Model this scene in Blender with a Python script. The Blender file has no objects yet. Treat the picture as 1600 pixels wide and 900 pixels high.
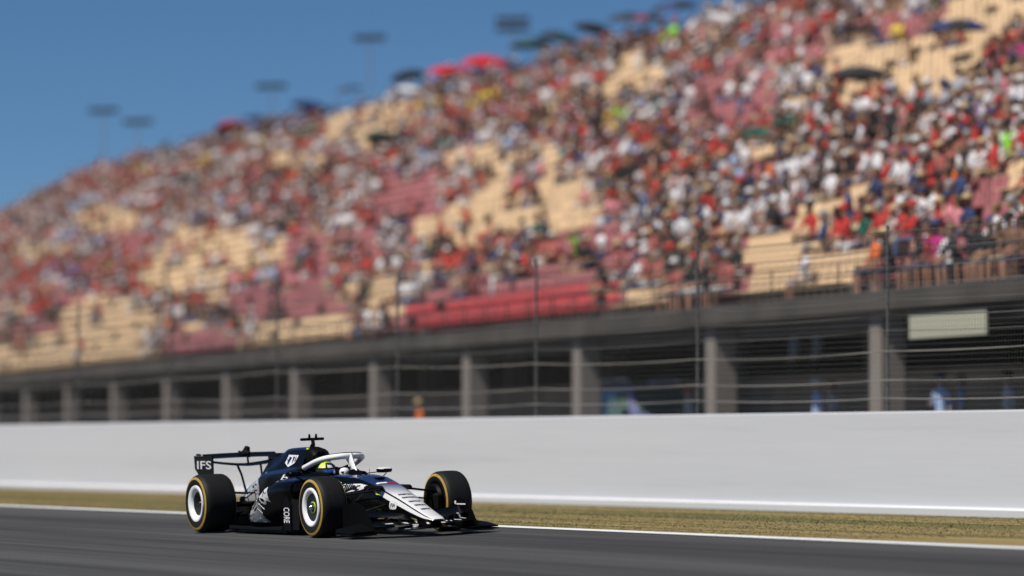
import bpy, bmesh, math, random
import numpy as np
from mathutils import Vector, Matrix
from mathutils.bvhtree import BVHTree
random.seed(7); np.random.seed(7)
R_ = math.radians
SC = bpy.context.scene
COL = SC.collection

# ------------------------------------------------------------------ camera
FPX, PHI, CH = 6500.0, R_(25.0), 1.08
SP, CP = math.sin(PHI), math.cos(PHI)
cam_d = bpy.data.cameras.new('camera'); cam = bpy.data.objects.new('camera', cam_d); COL.objects.link(cam)
cam_d.sensor_width = 36.0; cam_d.lens = 36.0 * FPX / 1600.0
cam_d.clip_start = 0.5; cam_d.clip_end = 9000
cam.location = (0, 0, CH)
pitch = math.atan(247 / FPX)
fw = Vector((-CP * math.cos(pitch), SP * math.cos(pitch), math.sin(pitch)))
cam.rotation_euler = fw.to_track_quat('-Z', 'Y').to_euler()
cam_d.dof.use_dof = True; cam_d.dof.focus_distance = 49.6; cam_d.dof.aperture_fstop = 0.72
SC.camera = cam

# ------------------------------------------------------------------ sky, sun, exposure
SUN_EL = R_(56)
sun_h = Vector((0.13, -0.99, 0)).normalized()
sun_v = Vector((sun_h.x * math.cos(SUN_EL), sun_h.y * math.cos(SUN_EL), math.sin(SUN_EL)))
W = bpy.data.worlds.new('World'); SC.world = W; W.use_nodes = True
nt = W.node_tree; nt.nodes.clear()
o = nt.nodes.new('ShaderNodeOutputWorld'); b = nt.nodes.new('ShaderNodeBackground')
sky = nt.nodes.new('ShaderNodeTexSky'); sky.sky_type = 'NISHITA'; sky.sun_disc = False
sky.sun_elevation = SUN_EL; sky.sun_rotation = math.atan2(sun_h.x, sun_h.y)
sky.altitude = 2500; sky.air_density = 0.7; sky.dust_density = 0.0; sky.ozone_density = 6.0
tint = nt.nodes.new('ShaderNodeMixRGB'); tint.blend_type = 'MULTIPLY'; tint.inputs[0].default_value = 1
tint.inputs[2].default_value = (0.52, 0.64, 0.675, 1)
nt.links.new(sky.outputs[0], tint.inputs[1]); nt.links.new(tint.outputs[0], b.inputs[0])
b.inputs[1].default_value = 0.085
nt.links.new(b.outputs[0], o.inputs[0])
sl = bpy.data.lights.new('sun', 'SUN'); sl.energy = 4.2; sl.angle = R_(0.53); sl.color = (1.0, 0.95, 0.88)
so = bpy.data.objects.new('sun', sl); COL.objects.link(so)
so.rotation_euler = (-sun_v).to_track_quat('-Z', 'Y').to_euler(); so.location = (0, 0, 60)
SC.view_settings.view_transform = 'Standard'; SC.view_settings.look = 'None'
SC.view_settings.gamma = 1; SC.view_settings.exposure = 0.20

# ------------------------------------------------------------------ helpers
def tag(o, label=None, cat=None, group=None, kind=None):
    if label: o['label'] = label
    if cat: o['category'] = cat
    if group: o['group'] = group
    if kind: o['kind'] = kind
    return o
def empty(name, loc=(0, 0, 0), rz=0):
    o = bpy.data.objects.new(name, None); COL.objects.link(o); o.location = loc
    o.rotation_euler = (0, 0, rz); o.empty_display_size = .2; return o

class MB:
    def __init__(s): s.v = []; s.f = []; s.m = []
    def add(s, vs, fs, mi=0):
        n = len(s.v); s.v += [tuple(v) for v in vs]; s.f += [tuple(i + n for i in f) for f in fs]; s.m += [mi] * len(fs)
    def box(s, x0, x1, y0, y1, z0, z1, mi=0, b=0.0):
        if x0 > x1: x0, x1 = x1, x0
        if y0 > y1: y0, y1 = y1, y0
        if z0 > z1: z0, z1 = z1, z0
        if b <= 0:
            s.add([(x, y, z) for z in (z0, z1) for y in (y0, y1) for x in (x0, x1)],
                  [(0, 2, 3, 1), (4, 5, 7, 6), (0, 1, 5, 4), (2, 6, 7, 3), (0, 4, 6, 2), (1, 3, 7, 5)], mi)
        else:
            rings = []
            for z, k in ((z0, b), (z0 + b, 0), (z1 - b, 0), (z1, b)):
                a0, a1, c0, c1 = x0 + k, x1 - k, y0 + k, y1 - k
                rings.append([(a0 + b, c0, z), (a1 - b, c0, z), (a1, c0 + b, z), (a1, c1 - b, z), (a1 - b, c1, z), (a0 + b, c1, z), (a0, c1 - b, z), (a0, c0 + b, z)])
            s.loft(rings, True, mi)
    def loft(s, rings, cap=True, mi=0, closed=True, mats=None):
        n = len(s.v); k = len(rings[0])
        for r in rings: s.v += [tuple(p) for p in r]
        for i in range(len(rings) - 1):
            for j in range(k if closed else k - 1):
                a = n + i * k + j; c = n + i * k + (j + 1) % k
                s.f.append((a, c, c + k, a + k)); s.m.append(mats(i, j) if mats else mi)
        if cap:
            s.f.append(tuple(range(n + k - 1, n - 1, -1))); s.m.append(mi)
            e = n + (len(rings) - 1) * k; s.f.append(tuple(range(e, e + k))); s.m.append(mi)
    def tube(s, path, r, n=8, flat=1.0, flatdir=(0, 0, 1), mi=0, cap=True):
        P = [Vector(p) for p in path]
        rs = r if isinstance(r, (list, tuple)) else [r] * len(P)
        up = Vector(flatdir); rings = []
        for i, p in enumerate(P):
            d = (P[min(i + 1, len(P) - 1)] - P[max(i - 1, 0)]).normalized()
            u = up - d * up.dot(d)
            if u.length < 1e-3: u = Vector((1, 0, 0)) - d * d.x
            u.normalize(); w_ = d.cross(u)
            rings.append([p + (w_ * math.cos(a) + u * math.sin(a) * flat) * rs[i] for a in (2 * math.pi * k / n for k in range(n))])
        s.loft(rings, cap, mi)
    def lathe(s, prof, c=(0, 0, 0), n=48, mi=0, axis='y', close=False):
        # prof: list of (radius, offset along axis)
        rings = []
        for r, t in prof:
            rg = []
            for k in range(n):
                a = 2 * math.pi * k / n
                if axis == 'y': rg.append((c[0] + r * math.cos(a), c[1] + t, c[2] + r * math.sin(a)))
                elif axis == 'z': rg.append((c[0] + r * math.cos(a), c[1] + r * math.sin(a), c[2] + t))
                else: rg.append((c[0] + t, c[1] + r * math.cos(a), c[2] + r * math.sin(a)))
            rings.append(rg)
        if close: rings.append(rings[0])
        s.loft(rings, not close, mi)
    def plate(s, pts, axis, a, b_, mi=0):
        # outline pts (2D) extruded along axis from a to b_
        def q(p, t): return {'y': (p[0], t, p[1]), 'x': (t, p[0], p[1]), 'z': (p[0], p[1], t)}[axis]
        n = len(pts); vs = [q(p, a) for p in pts] + [q(p, b_) for p in pts]
        fs = [tuple(range(n)), tuple(range(2 * n - 1, n - 1, -1))] + [(i, (i + 1) % n + 0, (i + 1) % n + n, i + n) for i in range(n)]
        s.add(vs, fs, mi)
    def mesh(s, name, mats, smooth=30):
        me = bpy.data.meshes.new(name); me.from_pydata(s.v, [], s.f)
        for m in (mats if isinstance(mats, (list, tuple)) else [mats]): me.materials.append(m)
        me.polygons.foreach_set('material_index', s.m)
        bm = bmesh.new(); bm.from_mesh(me); bmesh.ops.recalc_face_normals(bm, faces=bm.faces); bm.to_mesh(me); bm.free()
        if smooth:
            me.polygons.foreach_set('use_smooth', [True] * len(me.polygons)); me.set_sharp_from_angle(angle=R_(smooth))
        me.update(); return me
    def build(s, name, mats, parent=None, smooth=30, loc=None, rz=0):
        o = bpy.data.objects.new(name, s.mesh(name, mats, smooth)); COL.objects.link(o)
        if parent: o.parent = parent
        if loc: o.location = loc
        if rz: o.rotation_euler = (0, 0, rz)
        return o
def inst(name, me, parent=None, loc=(0, 0, 0), rz=0, sc=None):
    o = bpy.data.objects.new(name, me); COL.objects.link(o)
    if parent: o.parent = parent
    o.location = loc; o.rotation_euler = (0, 0, rz)
    if sc: o.scale = sc
    return o
def lerp_tab(tab, x):
    # tab: sorted [(x, v)] -> smooth (monotone cubic) interpolation; v scalar or tuple
    if x <= tab[0][0]: return tab[0][1]
    if x >= tab[-1][0]: return tab[-1][1]
    for i in range(len(tab) - 1):
        if tab[i][0] <= x <= tab[i + 1][0]: break
    def one(g):
        x0, x1 = tab[i][0], tab[i + 1][0]; y0, y1 = g(i), g(i + 1); h = x1 - x0; d = (y1 - y0) / h
        def slope(k):
            if k <= 0 or k >= len(tab) - 1: return None
            a = (g(k) - g(k - 1)) / (tab[k][0] - tab[k - 1][0]); c = (g(k + 1) - g(k)) / (tab[k + 1][0] - tab[k][0])
            return 0 if a * c <= 0 else 2 * a * c / (a + c)
        m0 = slope(i); m1 = slope(i + 1); m0 = d if m0 is None else m0; m1 = d if m1 is None else m1
        t = (x - x0) / h
        return (2*t**3-3*t**2+1)*y0 + (t**3-2*t**2+t)*h*m0 + (-2*t**3+3*t**2)*y1 + (t**3-t**2)*h*m1
    if isinstance(tab[0][1], (tuple, list)):
        return tuple(one(lambda k, j=j: tab[k][1][j]) for j in range(len(tab[0][1])))
    return one(lambda k: tab[k][1])

# ------------------------------------------------------------------ materials
def newmat(name):
    m = bpy.data.materials.new(name); m.use_nodes = True
    return m, m.node_tree, m.node_tree.nodes['Principled BSDF']
def pmat(name, col, rough=.5, metal=0, coat=0, spec=.5, noise=0, nscale=8, stretch=(1, 1, 1), bump=0, bscale=80, rn=0):
    m, t, p = newmat(name)
    p.inputs['Base Color'].default_value = (*col, 1); p.inputs['Roughness'].default_value = rough
    p.inputs['Metallic'].default_value = metal; p.inputs['Coat Weight'].default_value = coat
    p.inputs['Coat Roughness'].default_value = .04
    p.inputs['Specular IOR Level'].default_value = spec
    if noise or bump:
        tc = t.nodes.new('ShaderNodeTexCoord'); mp = t.nodes.new('ShaderNodeMapping'); mp.inputs['Scale'].default_value = stretch
        t.links.new(tc.outputs['Object'], mp.inputs[0])
    if noise:
        n = t.nodes.new('ShaderNodeTexNoise'); n.inputs['Scale'].default_value = nscale; n.inputs['Detail'].default_value = 6
        t.links.new(mp.outputs[0], n.inputs[0])
        r = t.nodes.new('ShaderNodeMapRange'); r.inputs[1].default_value = .3; r.inputs[2].default_value = .7
        r.inputs[3].default_value = 1 - noise; r.inputs[4].default_value = 1 + noise
        t.links.new(n.outputs['Fac'], r.inputs[0])
        mx = t.nodes.new('ShaderNodeVectorMath'); mx.operation = 'SCALE'; mx.inputs[0].default_value = col
        t.links.new(r.outputs[0], mx.inputs['Scale']); t.links.new(mx.outputs[0], p.inputs['Base Color'])
        if rn:
            rr = t.nodes.new('ShaderNodeMapRange'); rr.inputs[1].default_value = .3; rr.inputs[2].default_value = .7
            rr.inputs[3].default_value = rough - rn; rr.inputs[4].default_value = rough + rn
            t.links.new(n.outputs['Fac'], rr.inputs[0]); t.links.new(rr.outputs[0], p.inputs['Roughness'])
    if bump:
        n2 = t.nodes.new('ShaderNodeTexNoise'); n2.inputs['Scale'].default_value = bscale; n2.inputs['Detail'].default_value = 4
        t.links.new(mp.outputs[0], n2.inputs[0])
        bp = t.nodes.new('ShaderNodeBump'); bp.inputs['Strength'].default_value = bump; bp.inputs['Distance'].default_value = .01
        t.links.new(n2.outputs['Fac'], bp.inputs['Height']); t.links.new(bp.outputs[0], p.inputs['Normal'])
    return m

def streaky(name, ramp, mp1, mp2, rough, bump=.3, bscale=60, mixf=.5, detail=8):
    # two stretched noises in world metres -> colour ramp
    m, t, p = newmat(name)
    tc = t.nodes.new('ShaderNodeTexCoord'); ns = []
    for sc_ in (mp1, mp2):
        mp = t.nodes.new('ShaderNodeMapping'); mp.inputs['Scale'].default_value = sc_
        n = t.nodes.new('ShaderNodeTexNoise'); n.inputs['Scale'].default_value = 1; n.inputs['Detail'].default_value = detail
        t.links.new(tc.outputs['Object'], mp.inputs[0]); t.links.new(mp.outputs[0], n.inputs[0]); ns.append(n)
    mx = t.nodes.new('ShaderNodeMixRGB'); mx.inputs[0].default_value = mixf
    t.links.new(ns[0].outputs['Fac'], mx.inputs[1]); t.links.new(ns[1].outputs['Fac'], mx.inputs[2])
    cr = t.nodes.new('ShaderNodeValToRGB'); e = cr.color_ramp.elements
    e[0].position, e[0].color = ramp[0][0], (*ramp[0][1], 1); e[1].position, e[1].color = ramp[-1][0], (*ramp[-1][1], 1)
    for pos, c in ramp[1:-1]: q = e.new(pos); q.color = (*c, 1)
    t.links.new(mx.outputs[0], cr.inputs[0]); t.links.new(cr.outputs[0], p.inputs['Base Color'])
    p.inputs['Roughness'].default_value = rough
    n3 = t.nodes.new('ShaderNodeTexNoise'); n3.inputs['Scale'].default_value = bscale; n3.inputs['Detail'].default_value = 5
    t.links.new(tc.outputs['Object'], n3.inputs[0])
    bp = t.nodes.new('ShaderNodeBump'); bp.inputs['Strength'].default_value = bump; bp.inputs['Distance'].default_value = .01
    t.links.new(n3.outputs['Fac'], bp.inputs['Height']); t.links.new(bp.outputs[0], p.inputs['Normal'])
    return m

M = {}
M['asphalt'] = streaky('asphalt', [(.38, (.022, .0215, .0215)), (.5, (.043, .0425, .042)), (.61, (.070, .069, .068))], (.02, .9, 1), (.08, 5, 1), .85, .5, 45)
M['soil'] = streaky('dry_turf', [(.37, (.055, .065, .012)), (.45, (.13, .12, .030)), (.54, (.30, .21, .080)), (.64, (.15, .10, .04))], (.03, 1.3, 1), (.10, 3.6, 1), .95, .3, 25, .3)
M['ground'] = pmat('pale_gravel', (.22, .2, .17), .95, noise=.25, nscale=.2)
M['terrace'] = pmat('worn_tarmac', (.10, .098, .095), .9, noise=.25, nscale=.6)
M['line'] = pmat('road_paint', (.80, .80, .79), .6, noise=.10, nscale=3, stretch=(.3, 4, 1))
M['wall'] = streaky('painted_concrete', [(.32, (.44, .455, .49)), (.44, (.515, .53, .565)), (.7, (.55, .565, .60))], (.05, 1, 2.0), (.45, 1, 16), .6, .1, 12, .4)
M['toe'] = pmat('toe_sunlit_tint', (.66, .66, .67), .6, noise=.05, nscale=2)  # paler than the wall: sun on the chamfer put into the colour
M['concrete'] = pmat('grey_concrete', (.30, .29, .27), .85, noise=.18, nscale=.8, stretch=(1, 1, .5), bump=.2, bscale=10)
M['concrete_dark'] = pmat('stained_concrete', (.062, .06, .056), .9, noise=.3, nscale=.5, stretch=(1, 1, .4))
M['stepc'] = pmat('weathered_step', (.11, .10, .092), .9, noise=.2, nscale=.5)
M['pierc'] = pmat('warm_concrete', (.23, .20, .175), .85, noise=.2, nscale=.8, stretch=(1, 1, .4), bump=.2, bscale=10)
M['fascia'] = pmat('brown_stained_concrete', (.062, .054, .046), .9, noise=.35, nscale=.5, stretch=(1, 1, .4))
M['brownwall'] = pmat('brown_blockwork', (.34, .25, .18), .9, noise=.25, nscale=.8)
M['darksteel'] = pmat('dark_steel', (.05, .05, .052), .5, metal=.3)
M['galv'] = pmat('galvanised_steel', (.42, .42, .41), .45, metal=.6, noise=.1, nscale=5)
M['wire'] = pmat('dull_wire', (.16, .16, .155), .6, metal=.3)
M['cable'] = pmat('steel_cable', (.42, .40, .36), .45, metal=.4)
M['seat_tan'] = pmat('faded_tan_seat', (.74, .53, .32), .55, noise=.10, nscale=.6)
M['seat_pink'] = pmat('faded_red_seat', (.40, .145, .15), .55, noise=.15, nscale=.6)
M['seat_red'] = pmat('bright_red_seat', (.52, .06, .065), .5, noise=.1, nscale=.6)
M['black'] = pmat('gloss_black_paint', (.0022, .0022, .0028), .3, coat=.05, spec=.12)
M['navy'] = pmat('navy_metallic_paint', (.007, .016, .052), .32, metal=.1, coat=.15, spec=.2)
M['white'] = pmat('gloss_white_paint', (.84, .84, .84), .4, coat=.15)
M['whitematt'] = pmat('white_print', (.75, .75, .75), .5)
M['silver'] = pmat('silver_paint', (.66, .67, .69), .45)
M['carbon'] = pmat('carbon_fibre', (.003, .003, .0033), .5, spec=.08, noise=.3, nscale=90)
M['carbon_soft'] = pmat('satin_carbon', (.006, .006, .0065), .55, spec=.12, noise=.2, nscale=60)
M['rubber'] = pmat('tyre_rubber', (.010, .010, .0105), .6, spec=.22, noise=.15, nscale=30, bump=.15, bscale=120)
M['rubber_side'] = pmat('tyre_sidewall', (.012, .012, .013), .5)
M['gold'] = pmat('gold_sidewall_print', (.42, .27, .045), .5, noise=.12, nscale=25)
M['lime'] = pmat('lime_paint', (.62, .80, .08), .4)
M['green'] = pmat('dark_green_anodised', (.008, .045, .025), .4, metal=.2)
M['chrome'] = pmat('bare_metal', (.6, .6, .6), .25, metal=1)
M['hub'] = pmat('hub_black', (.006, .006, .006), .4)
M['blue_visor'] = pmat('blue_visor', (.02, .16, .55), .15, metal=.4, coat=1)
M['red'] = pmat('red_print', (.5, .02, .04), .4, coat=.5)
M['glass'] = pmat('dark_glass', (.02, .03, .03), .05, spec=.8)

def gradmat(name, stops, axis='X', lo=0, hi=1, base=.28):
    m, t, p = newmat(name)
    tc = t.nodes.new('ShaderNodeTexCoord'); sx = t.nodes.new('ShaderNodeSeparateXYZ'); t.links.new(tc.outputs['Object'], sx.inputs[0])
    mr = t.nodes.new('ShaderNodeMapRange'); mr.inputs[1].default_value = lo; mr.inputs[2].default_value = hi
    t.links.new(sx.outputs[axis], mr.inputs[0])
    cr = t.nodes.new('ShaderNodeValToRGB'); e = cr.color_ramp.elements
    e[0].position, e[0].color = stops[0][0], (*stops[0][1], 1); e[1].position, e[1].color = stops[-1][0], (*stops[-1][1], 1)
    for pos, c in stops[1:-1]: q = e.new(pos); q.color = (*c, 1)
    t.links.new(mr.outputs[0], cr.inputs[0]); t.links.new(cr.outputs[0], p.inputs['Base Color'])
    p.inputs['Roughness'].default_value = base; p.inputs['Coat Weight'].default_value = .8; p.inputs['Coat Roughness'].default_value = .05
    p.inputs['Metallic'].default_value = .0
    return m
M['nose_top'] = gradmat('nose_fade_paint', [(0, (.010, .022, .075)), (.30, (.014, .028, .09)), (.47, (.34, .36, .43)), (.66, (.76, .76, .78)), (1, (.78, .78, .79))], 'X', -.3, .9)
M['panel_fade'] = gradmat('silver_fade_print', [(0, (.70, .70, .72)), (.45, (.40, .40, .42)), (1, (.012, .012, .014))], 'X', -2.5, -1.98)
M['tail_fade'] = gradmat('tail_fade_paint', [(0, (.76, .76, .77)), (.6, (.70, .70, .72)), (1, (.10, .11, .14))], 'X', -3.3, -2.75)

# ------------------------------------------------------------------ setting: ground, track, grass, line
def sheet(name, x0, x1, y0, y1, z, mat, kind='structure', nx=1):
    b = MB(); xs = [x0 + (x1 - x0) * i / nx for i in range(nx + 1)]
    b.add([(x, y, z) for x in xs for y in (y0, y1)], [(2*i, 2*i+2, 2*i+3, 2*i+1) for i in range(nx)])
    return tag(b.build(name, mat, smooth=0), kind=kind)
g = sheet('ground', -4500, 2500, -3000, 4500, -.50, M['ground']); g['label'] = 'pale open ground around the circuit'
CAMBER = math.tan(R_(2.2)); Y0T = 18.45           # the track rises gently towards the wall
def tz(y): return (y - Y0T) * CAMBER
YE, YL = 21.42, 21.10; ZV = tz(YE) - .006
def slope_sheet(name, y0, y1, off, mat, label):
    b = MB(); b.add([(-500, y0, tz(y0) + off), (160, y0, tz(y0) + off), (160, y1, tz(y1) + off), (-500, y1, tz(y1) + off)], [(0, 1, 2, 3)])
    g = tag(b.build(name, mat, smooth=0), kind='structure'); g['label'] = label
g = sheet('grass_verge', -400, 120, YE - .05, 31, ZV, M['soil']); g['label'] = 'dry turf strip between the track and the white wall'
g = sheet('grass_verge', -400, 120, -30, 8.05, tz(8) - .006, M['soil']); g['label'] = 'turf on the near side of the track'
slope_sheet('race_track', 8.0, YE, 0, M['asphalt'], 'grey asphalt race track')
slope_sheet('edge_line', YL, YL + .25, .004, M['line'], 'white painted line along the far track edge')
slope_sheet('edge_line', 8.3, 8.55, .004, M['line'], 'white painted line along the near track edge')
b = MB(); b.box(-420, 130, 30.5, 900, -.40, .70)
g = tag(b.build('service_road', M['terrace'], smooth=0), kind='structure'); g['label'] = 'raised tarmac service road behind the white wall'

# grass blades (uncountable)
def colmesh(name, V, F, C, mat, parent=None, quads=False):
    me = bpy.data.meshes.new(name); nv, nf = len(V), len(F); k = F.shape[1]
    me.vertices.add(nv); me.vertices.foreach_set('co', V.astype(np.float32).ravel())
    me.loops.add(nf * k); me.loops.foreach_set('vertex_index', F.astype(np.int32).ravel())
    me.polygons.add(nf); me.polygons.foreach_set('loop_start', np.arange(0, nf * k, k, dtype=np.int32))
    try: me.polygons.foreach_set('loop_total', np.full(nf, k, dtype=np.int32))
    except Exception: pass
    if C is not None:
        ca = me.color_attributes.new('tone', 'FLOAT_COLOR', 'POINT')
        ca.data.foreach_set('color', np.concatenate([C, np.ones((nv, 1))], 1).astype(np.float32).ravel())
    me.materials.append(mat); me.update(calc_edges=True); me.validate()
    o = bpy.data.objects.new(name, me); COL.objects.link(o)
    if parent: o.parent = parent
    return o
def attrmat(name, rough=.7):
    m, t, p = newmat(name); a = t.nodes.new('ShaderNodeAttribute'); a.attribute_name = 'tone'
    t.links.new(a.outputs['Color'], p.inputs['Base Color']); p.inputs['Roughness'].default_value = rough; return m
M['blade'] = attrmat('grass_blade', .9)
_t = M['blade'].node_tree; _n = _t.nodes.new('ShaderNodeCombineXYZ'); _n.inputs[2].default_value = 1.0; _t.links.new(_n.outputs[0], _t.nodes['Principled BSDF'].inputs['Normal']); M['cloth'] = attrmat('clothes_and_skin', .85)
N = 170000
gx = np.random.uniform(-122, -38, N); gy = np.random.uniform(YE + .03, 30.0, N)
st = (np.sin(gy * 1.9 + gx * .03 + 1.0) + .8 * np.sin(gy * 4.3 + gx * .11 + 2 * np.sin(gx * .07)) + np.random.normal(0, .18, N))
edge = np.clip((gy - 28.6) / 1.2, 0, 1)
gr = np.clip(.42 + .34 * st + edge * .8, 0, 1)[:, None]
dry = np.array([.34, .25, .095]); grn = np.array([.13, .14, .028])
gc = dry * (1 - gr) + grn * gr; gc *= np.random.uniform(.85, 1.12, (N, 1))
ang = np.random.uniform(0, math.pi, N); hgt = ZV + np.random.uniform(.003, .010, N); wd = np.random.uniform(.006, .016, N)
dx, dy = np.cos(ang) * wd, np.sin(ang) * wd
lean = np.random.normal(0, .012, (N, 2))
V = np.stack([np.stack([gx - dx, gy - dy, np.full(N, ZV - .002)], 1), np.stack([gx + dx, gy + dy, np.full(N, ZV - .002)], 1),
              np.stack([gx + lean[:, 0], gy + lean[:, 1], hgt], 1)], 1).reshape(-1, 3)
go = colmesh('grass', V, np.arange(3 * N).reshape(-1, 3), np.repeat(gc, 3, 0), M['blade'])
tag(go, 'short dry grass with greener streaks below the white wall', 'grass', kind='stuff')

# ------------------------------------------------------------------ trackside wall
b = MB(); prof = [(30.05, ZV - .02), (30.05, ZV + .095), (30.09, ZV + .122), (30.14, ZV + .130), (30.15, 1.555), (30.17, 1.575), (30.43, 1.575), (30.45, 1.555), (30.45, ZV - .02)]
rings = [[(x, y, z) for y, z in prof] for x in np.linspace(-300, 60, 91)]
b.loft(rings, True, mats=lambda i, j: 1 if j == 1 else 0)
w = b.build('barrier_wall', [M['wall'], M['toe']], smooth=25)
tag(w, 'long smooth pale grey concrete wall with a sloped toe coloured as sunlit beside the grass', 'wall')

# debris fence on top / behind the wall
fe = empty('debris_fence', (-78, 30.53, .7)); tag(fe, 'tall wire debris fence with steel cables rising behind the white wall', 'fence')
FY = 0.0; Z0 = -.0
b = MB(); b.box(-.014, .014, -.02, .02, 0, 3.6, b=.004); b.box(-.09, .09, -.09, .09, 0, .02)
pm = b.mesh('post', M['wire'])
for i in range(-12, 11):
    inst('post', pm, fe, (i * 6.0 + 1.3, .10, 0))
cz = [1.09, 1.35, 1.80, 2.05, 2.28, 2.52, 2.77, 3.0, 3.25, 3.5]
random.seed(3)
for k, z in enumerate(cz):
    pts = []; br = k < 3
    for i in range(-12 * 6, 10 * 6 + 1):
        x = i * 1.0 + 1.3; u = (i % 6) / 6.0
        sag = .035 * 4 * u * (1 - u) + (.05 * math.sin(x * .18 + k * 2) if k == 2 else .012 * math.sin(x * .3 + k))
        pts.append((x, .04, z - sag))
    b = MB(); b.tube(pts, .009 if br else .006, 5); o = b.build('cable', M['cable'] if br else M['wire'], fe)
    if k == 2: o['label'] = 'slack bright cable'
b = MB()
for i in range(-900, 800):
    x = i * .08 + .02; b.add([(x - .0016, .02, .70), (x + .0016, .02, .70), (x + .0016, .02, 3.5), (x - .0016, .02, 3.5), (x, .0235, .70), (x, .0235, 3.5)],
                             [(0, 1, 2, 3), (1, 4, 5, 2), (4, 0, 3, 5)])
for i in range(35):
    z = .72 + i * .08; b.add([(-72, .012, z - .0016), (64, .012, z - .0016), (64, .012, z + .0016), (-72, .012, z + .0016), (64, .0155, z), (-72, .0155, z)],
                             [(0, 1, 2, 3), (1, 0, 5, 4), (3, 2, 4, 5)])
o = b.build('wire_mesh', M['wire'], fe, smooth=0); o['kind'] = 'stuff'

# ------------------------------------------------------------------ grandstand frame
PH2 = R_(16.3); S2, C2 = math.sin(PH2), math.cos(PH2)
def FR(F, R): return Vector((-F * CP + R * SP, F * SP + R * CP, 0))
P0 = FR(107, 0)
ax = FR(-C2, S2)      # local x of the stand (towards the right of the photo)
ay = FR(S2, C2)
SRZ = math.atan2(ax.y, ax.x)
stand = empty('grandstand', (P0.x, P0.y, .70), SRZ)
tag(stand, 'huge open concrete grandstand on square piers with tan and faded red seats', 'grandstand')
ZB = .70              # stand origin height
def swd(x, y, z): return P0 + ax * x + ay * y + Vector((0, 0, ZB + z))
def proj(P):
    F = -P.x * CP + P.y * SP; R = P.x * SP + P.y * CP
    return 800 + FPX * R / F, 697 - FPX * (P.z - CH) / F, F
X0, X1 = -290.0, 46.0
NR = 30; ROWD = .822
YR0 = .42
ZD = 3.36             # deck height above the stand origin (world 4.06)
def ztop(x):
    t = -x
    return (18.0 + .0195 * (max(t, -60) - 59) if t < 190 else 20.55 - .03 * (t - 190)) - ZB
def rowz(x, k): return ZD + .02 + (k / NR) * (ztop(x) - ZD - .02)
def rowy(k): return YR0 + k * ROWD
XS = list(np.arange(X0, X1 + .1, 6.0))
for k in range(NR):
    b = MB(); rings = []
    for x in XS:
        z1 = rowz(x, k); z0 = z1 - .62; y0, y1 = rowy(k), rowy(k) + ROWD - .003
        rings.append([(x, y0, z0), (x, y0, z1), (x, y1, z1), (x, y1, z0)])
    b.loft(rings); b.build('step', M['stepc'], stand, smooth=0)
# front deck beam, parapet, piers
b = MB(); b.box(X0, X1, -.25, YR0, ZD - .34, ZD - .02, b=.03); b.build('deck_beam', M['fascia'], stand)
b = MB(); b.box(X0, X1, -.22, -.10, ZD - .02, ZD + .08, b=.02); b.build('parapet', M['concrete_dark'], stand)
b = MB()
for z in (ZD + .45, ZD + .72): b.tube([(X0, -.14, z), (X1, -.14, z)], .022, 6)
for i in range(int((X1 - X0) / 2)): b.tube([(X0 + i * 2, -.14, ZD + .15), (X0 + i * 2, -.14, ZD + .72)], .02, 6)
b.build('railing', M['darksteel'], stand)
b = MB(); b.box(-.30, .30, -.05, .50, 0, ZD - .343, b=.03); b.box(-.38, .38, -.12, .58, 0, .25, b=.02); pier = b.mesh('pier', M['pierc'])
b = MB(); b.box(-.25, .25, 5.2, 5.7, 0, ZD + 2.4, b=.03); pier2 = b.mesh('pier', M['pierc'])
# pier x positions: u-u_vp = 2490 at px 1390 -> F = 107*1900/2490
def x_of_px(px): # front line (y=0) position for a photo column
    u = (px - 800) / FPX; # R/F ; F=107-C2*x, R=S2*x
    return 107 * u / (S2 + C2 * u)
xp0 = x_of_px(1370)
PIERS = [xp0 + 10 * i for i in range(2, -27, -1)]
for x in PIERS:
    inst('pier', pier, stand, (x, 0, 0)); inst('pier', pier2, stand, (x - 4, 0, 0))
# raking beams under the steps
b = MB()
for x in PIERS:
    zt = ztop(x)
    b.add([(x - .2, .3, ZD - .5), (x + .2, .3, ZD - .5), (x + .2, 25, zt - .7), (x - .2, 25, zt - .7),
           (x - .2, .3, ZD - 1.0), (x + .2, .3, ZD - 1.0), (x + .2, 25, zt - 1.5), (x - .2, 25, zt - 1.5)],
          [(0, 1, 2, 3), (4, 7, 6, 5), (0, 4, 5, 1), (1, 5, 6, 2), (2, 6, 7, 3), (3, 7, 4, 0)])
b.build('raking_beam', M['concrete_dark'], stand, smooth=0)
b = MB(); b.box(X0, X1, 3.8, 4.0, 0, 2.05); b.box(X0, X1, 4.0, 12, 1.35, 1.5); b.build('concourse_wall', M['brownwall'], stand)
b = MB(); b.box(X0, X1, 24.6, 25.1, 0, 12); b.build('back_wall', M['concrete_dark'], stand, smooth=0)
b = MB(); rings = []
for x in XS:
    z = ztop(x); rings.append([(x, rowy(NR), z - .1), (x, rowy(NR) + 1.6, z - .1), (x, rowy(NR) + 1.6, z - .5), (x, rowy(NR), z - .5)])
b.loft(rings); b.build('top_walkway', M['concrete'], stand, smooth=0)
b = MB()
for dz in (.95, .5):
    b.tube([(x, rowy(NR) + 1.5, ztop(x) + dz) for x in XS], .025, 6)
for i in range(int((X1 - X0) / 1.5)):
    x = X0 + i * 1.5; b.tube([(x, rowy(NR) + 1.5, ztop(x) - .1), (x, rowy(NR) + 1.5, ztop(x) + .95)], .02, 5)
b.build('top_railing', M['darksteel'], stand)
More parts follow.
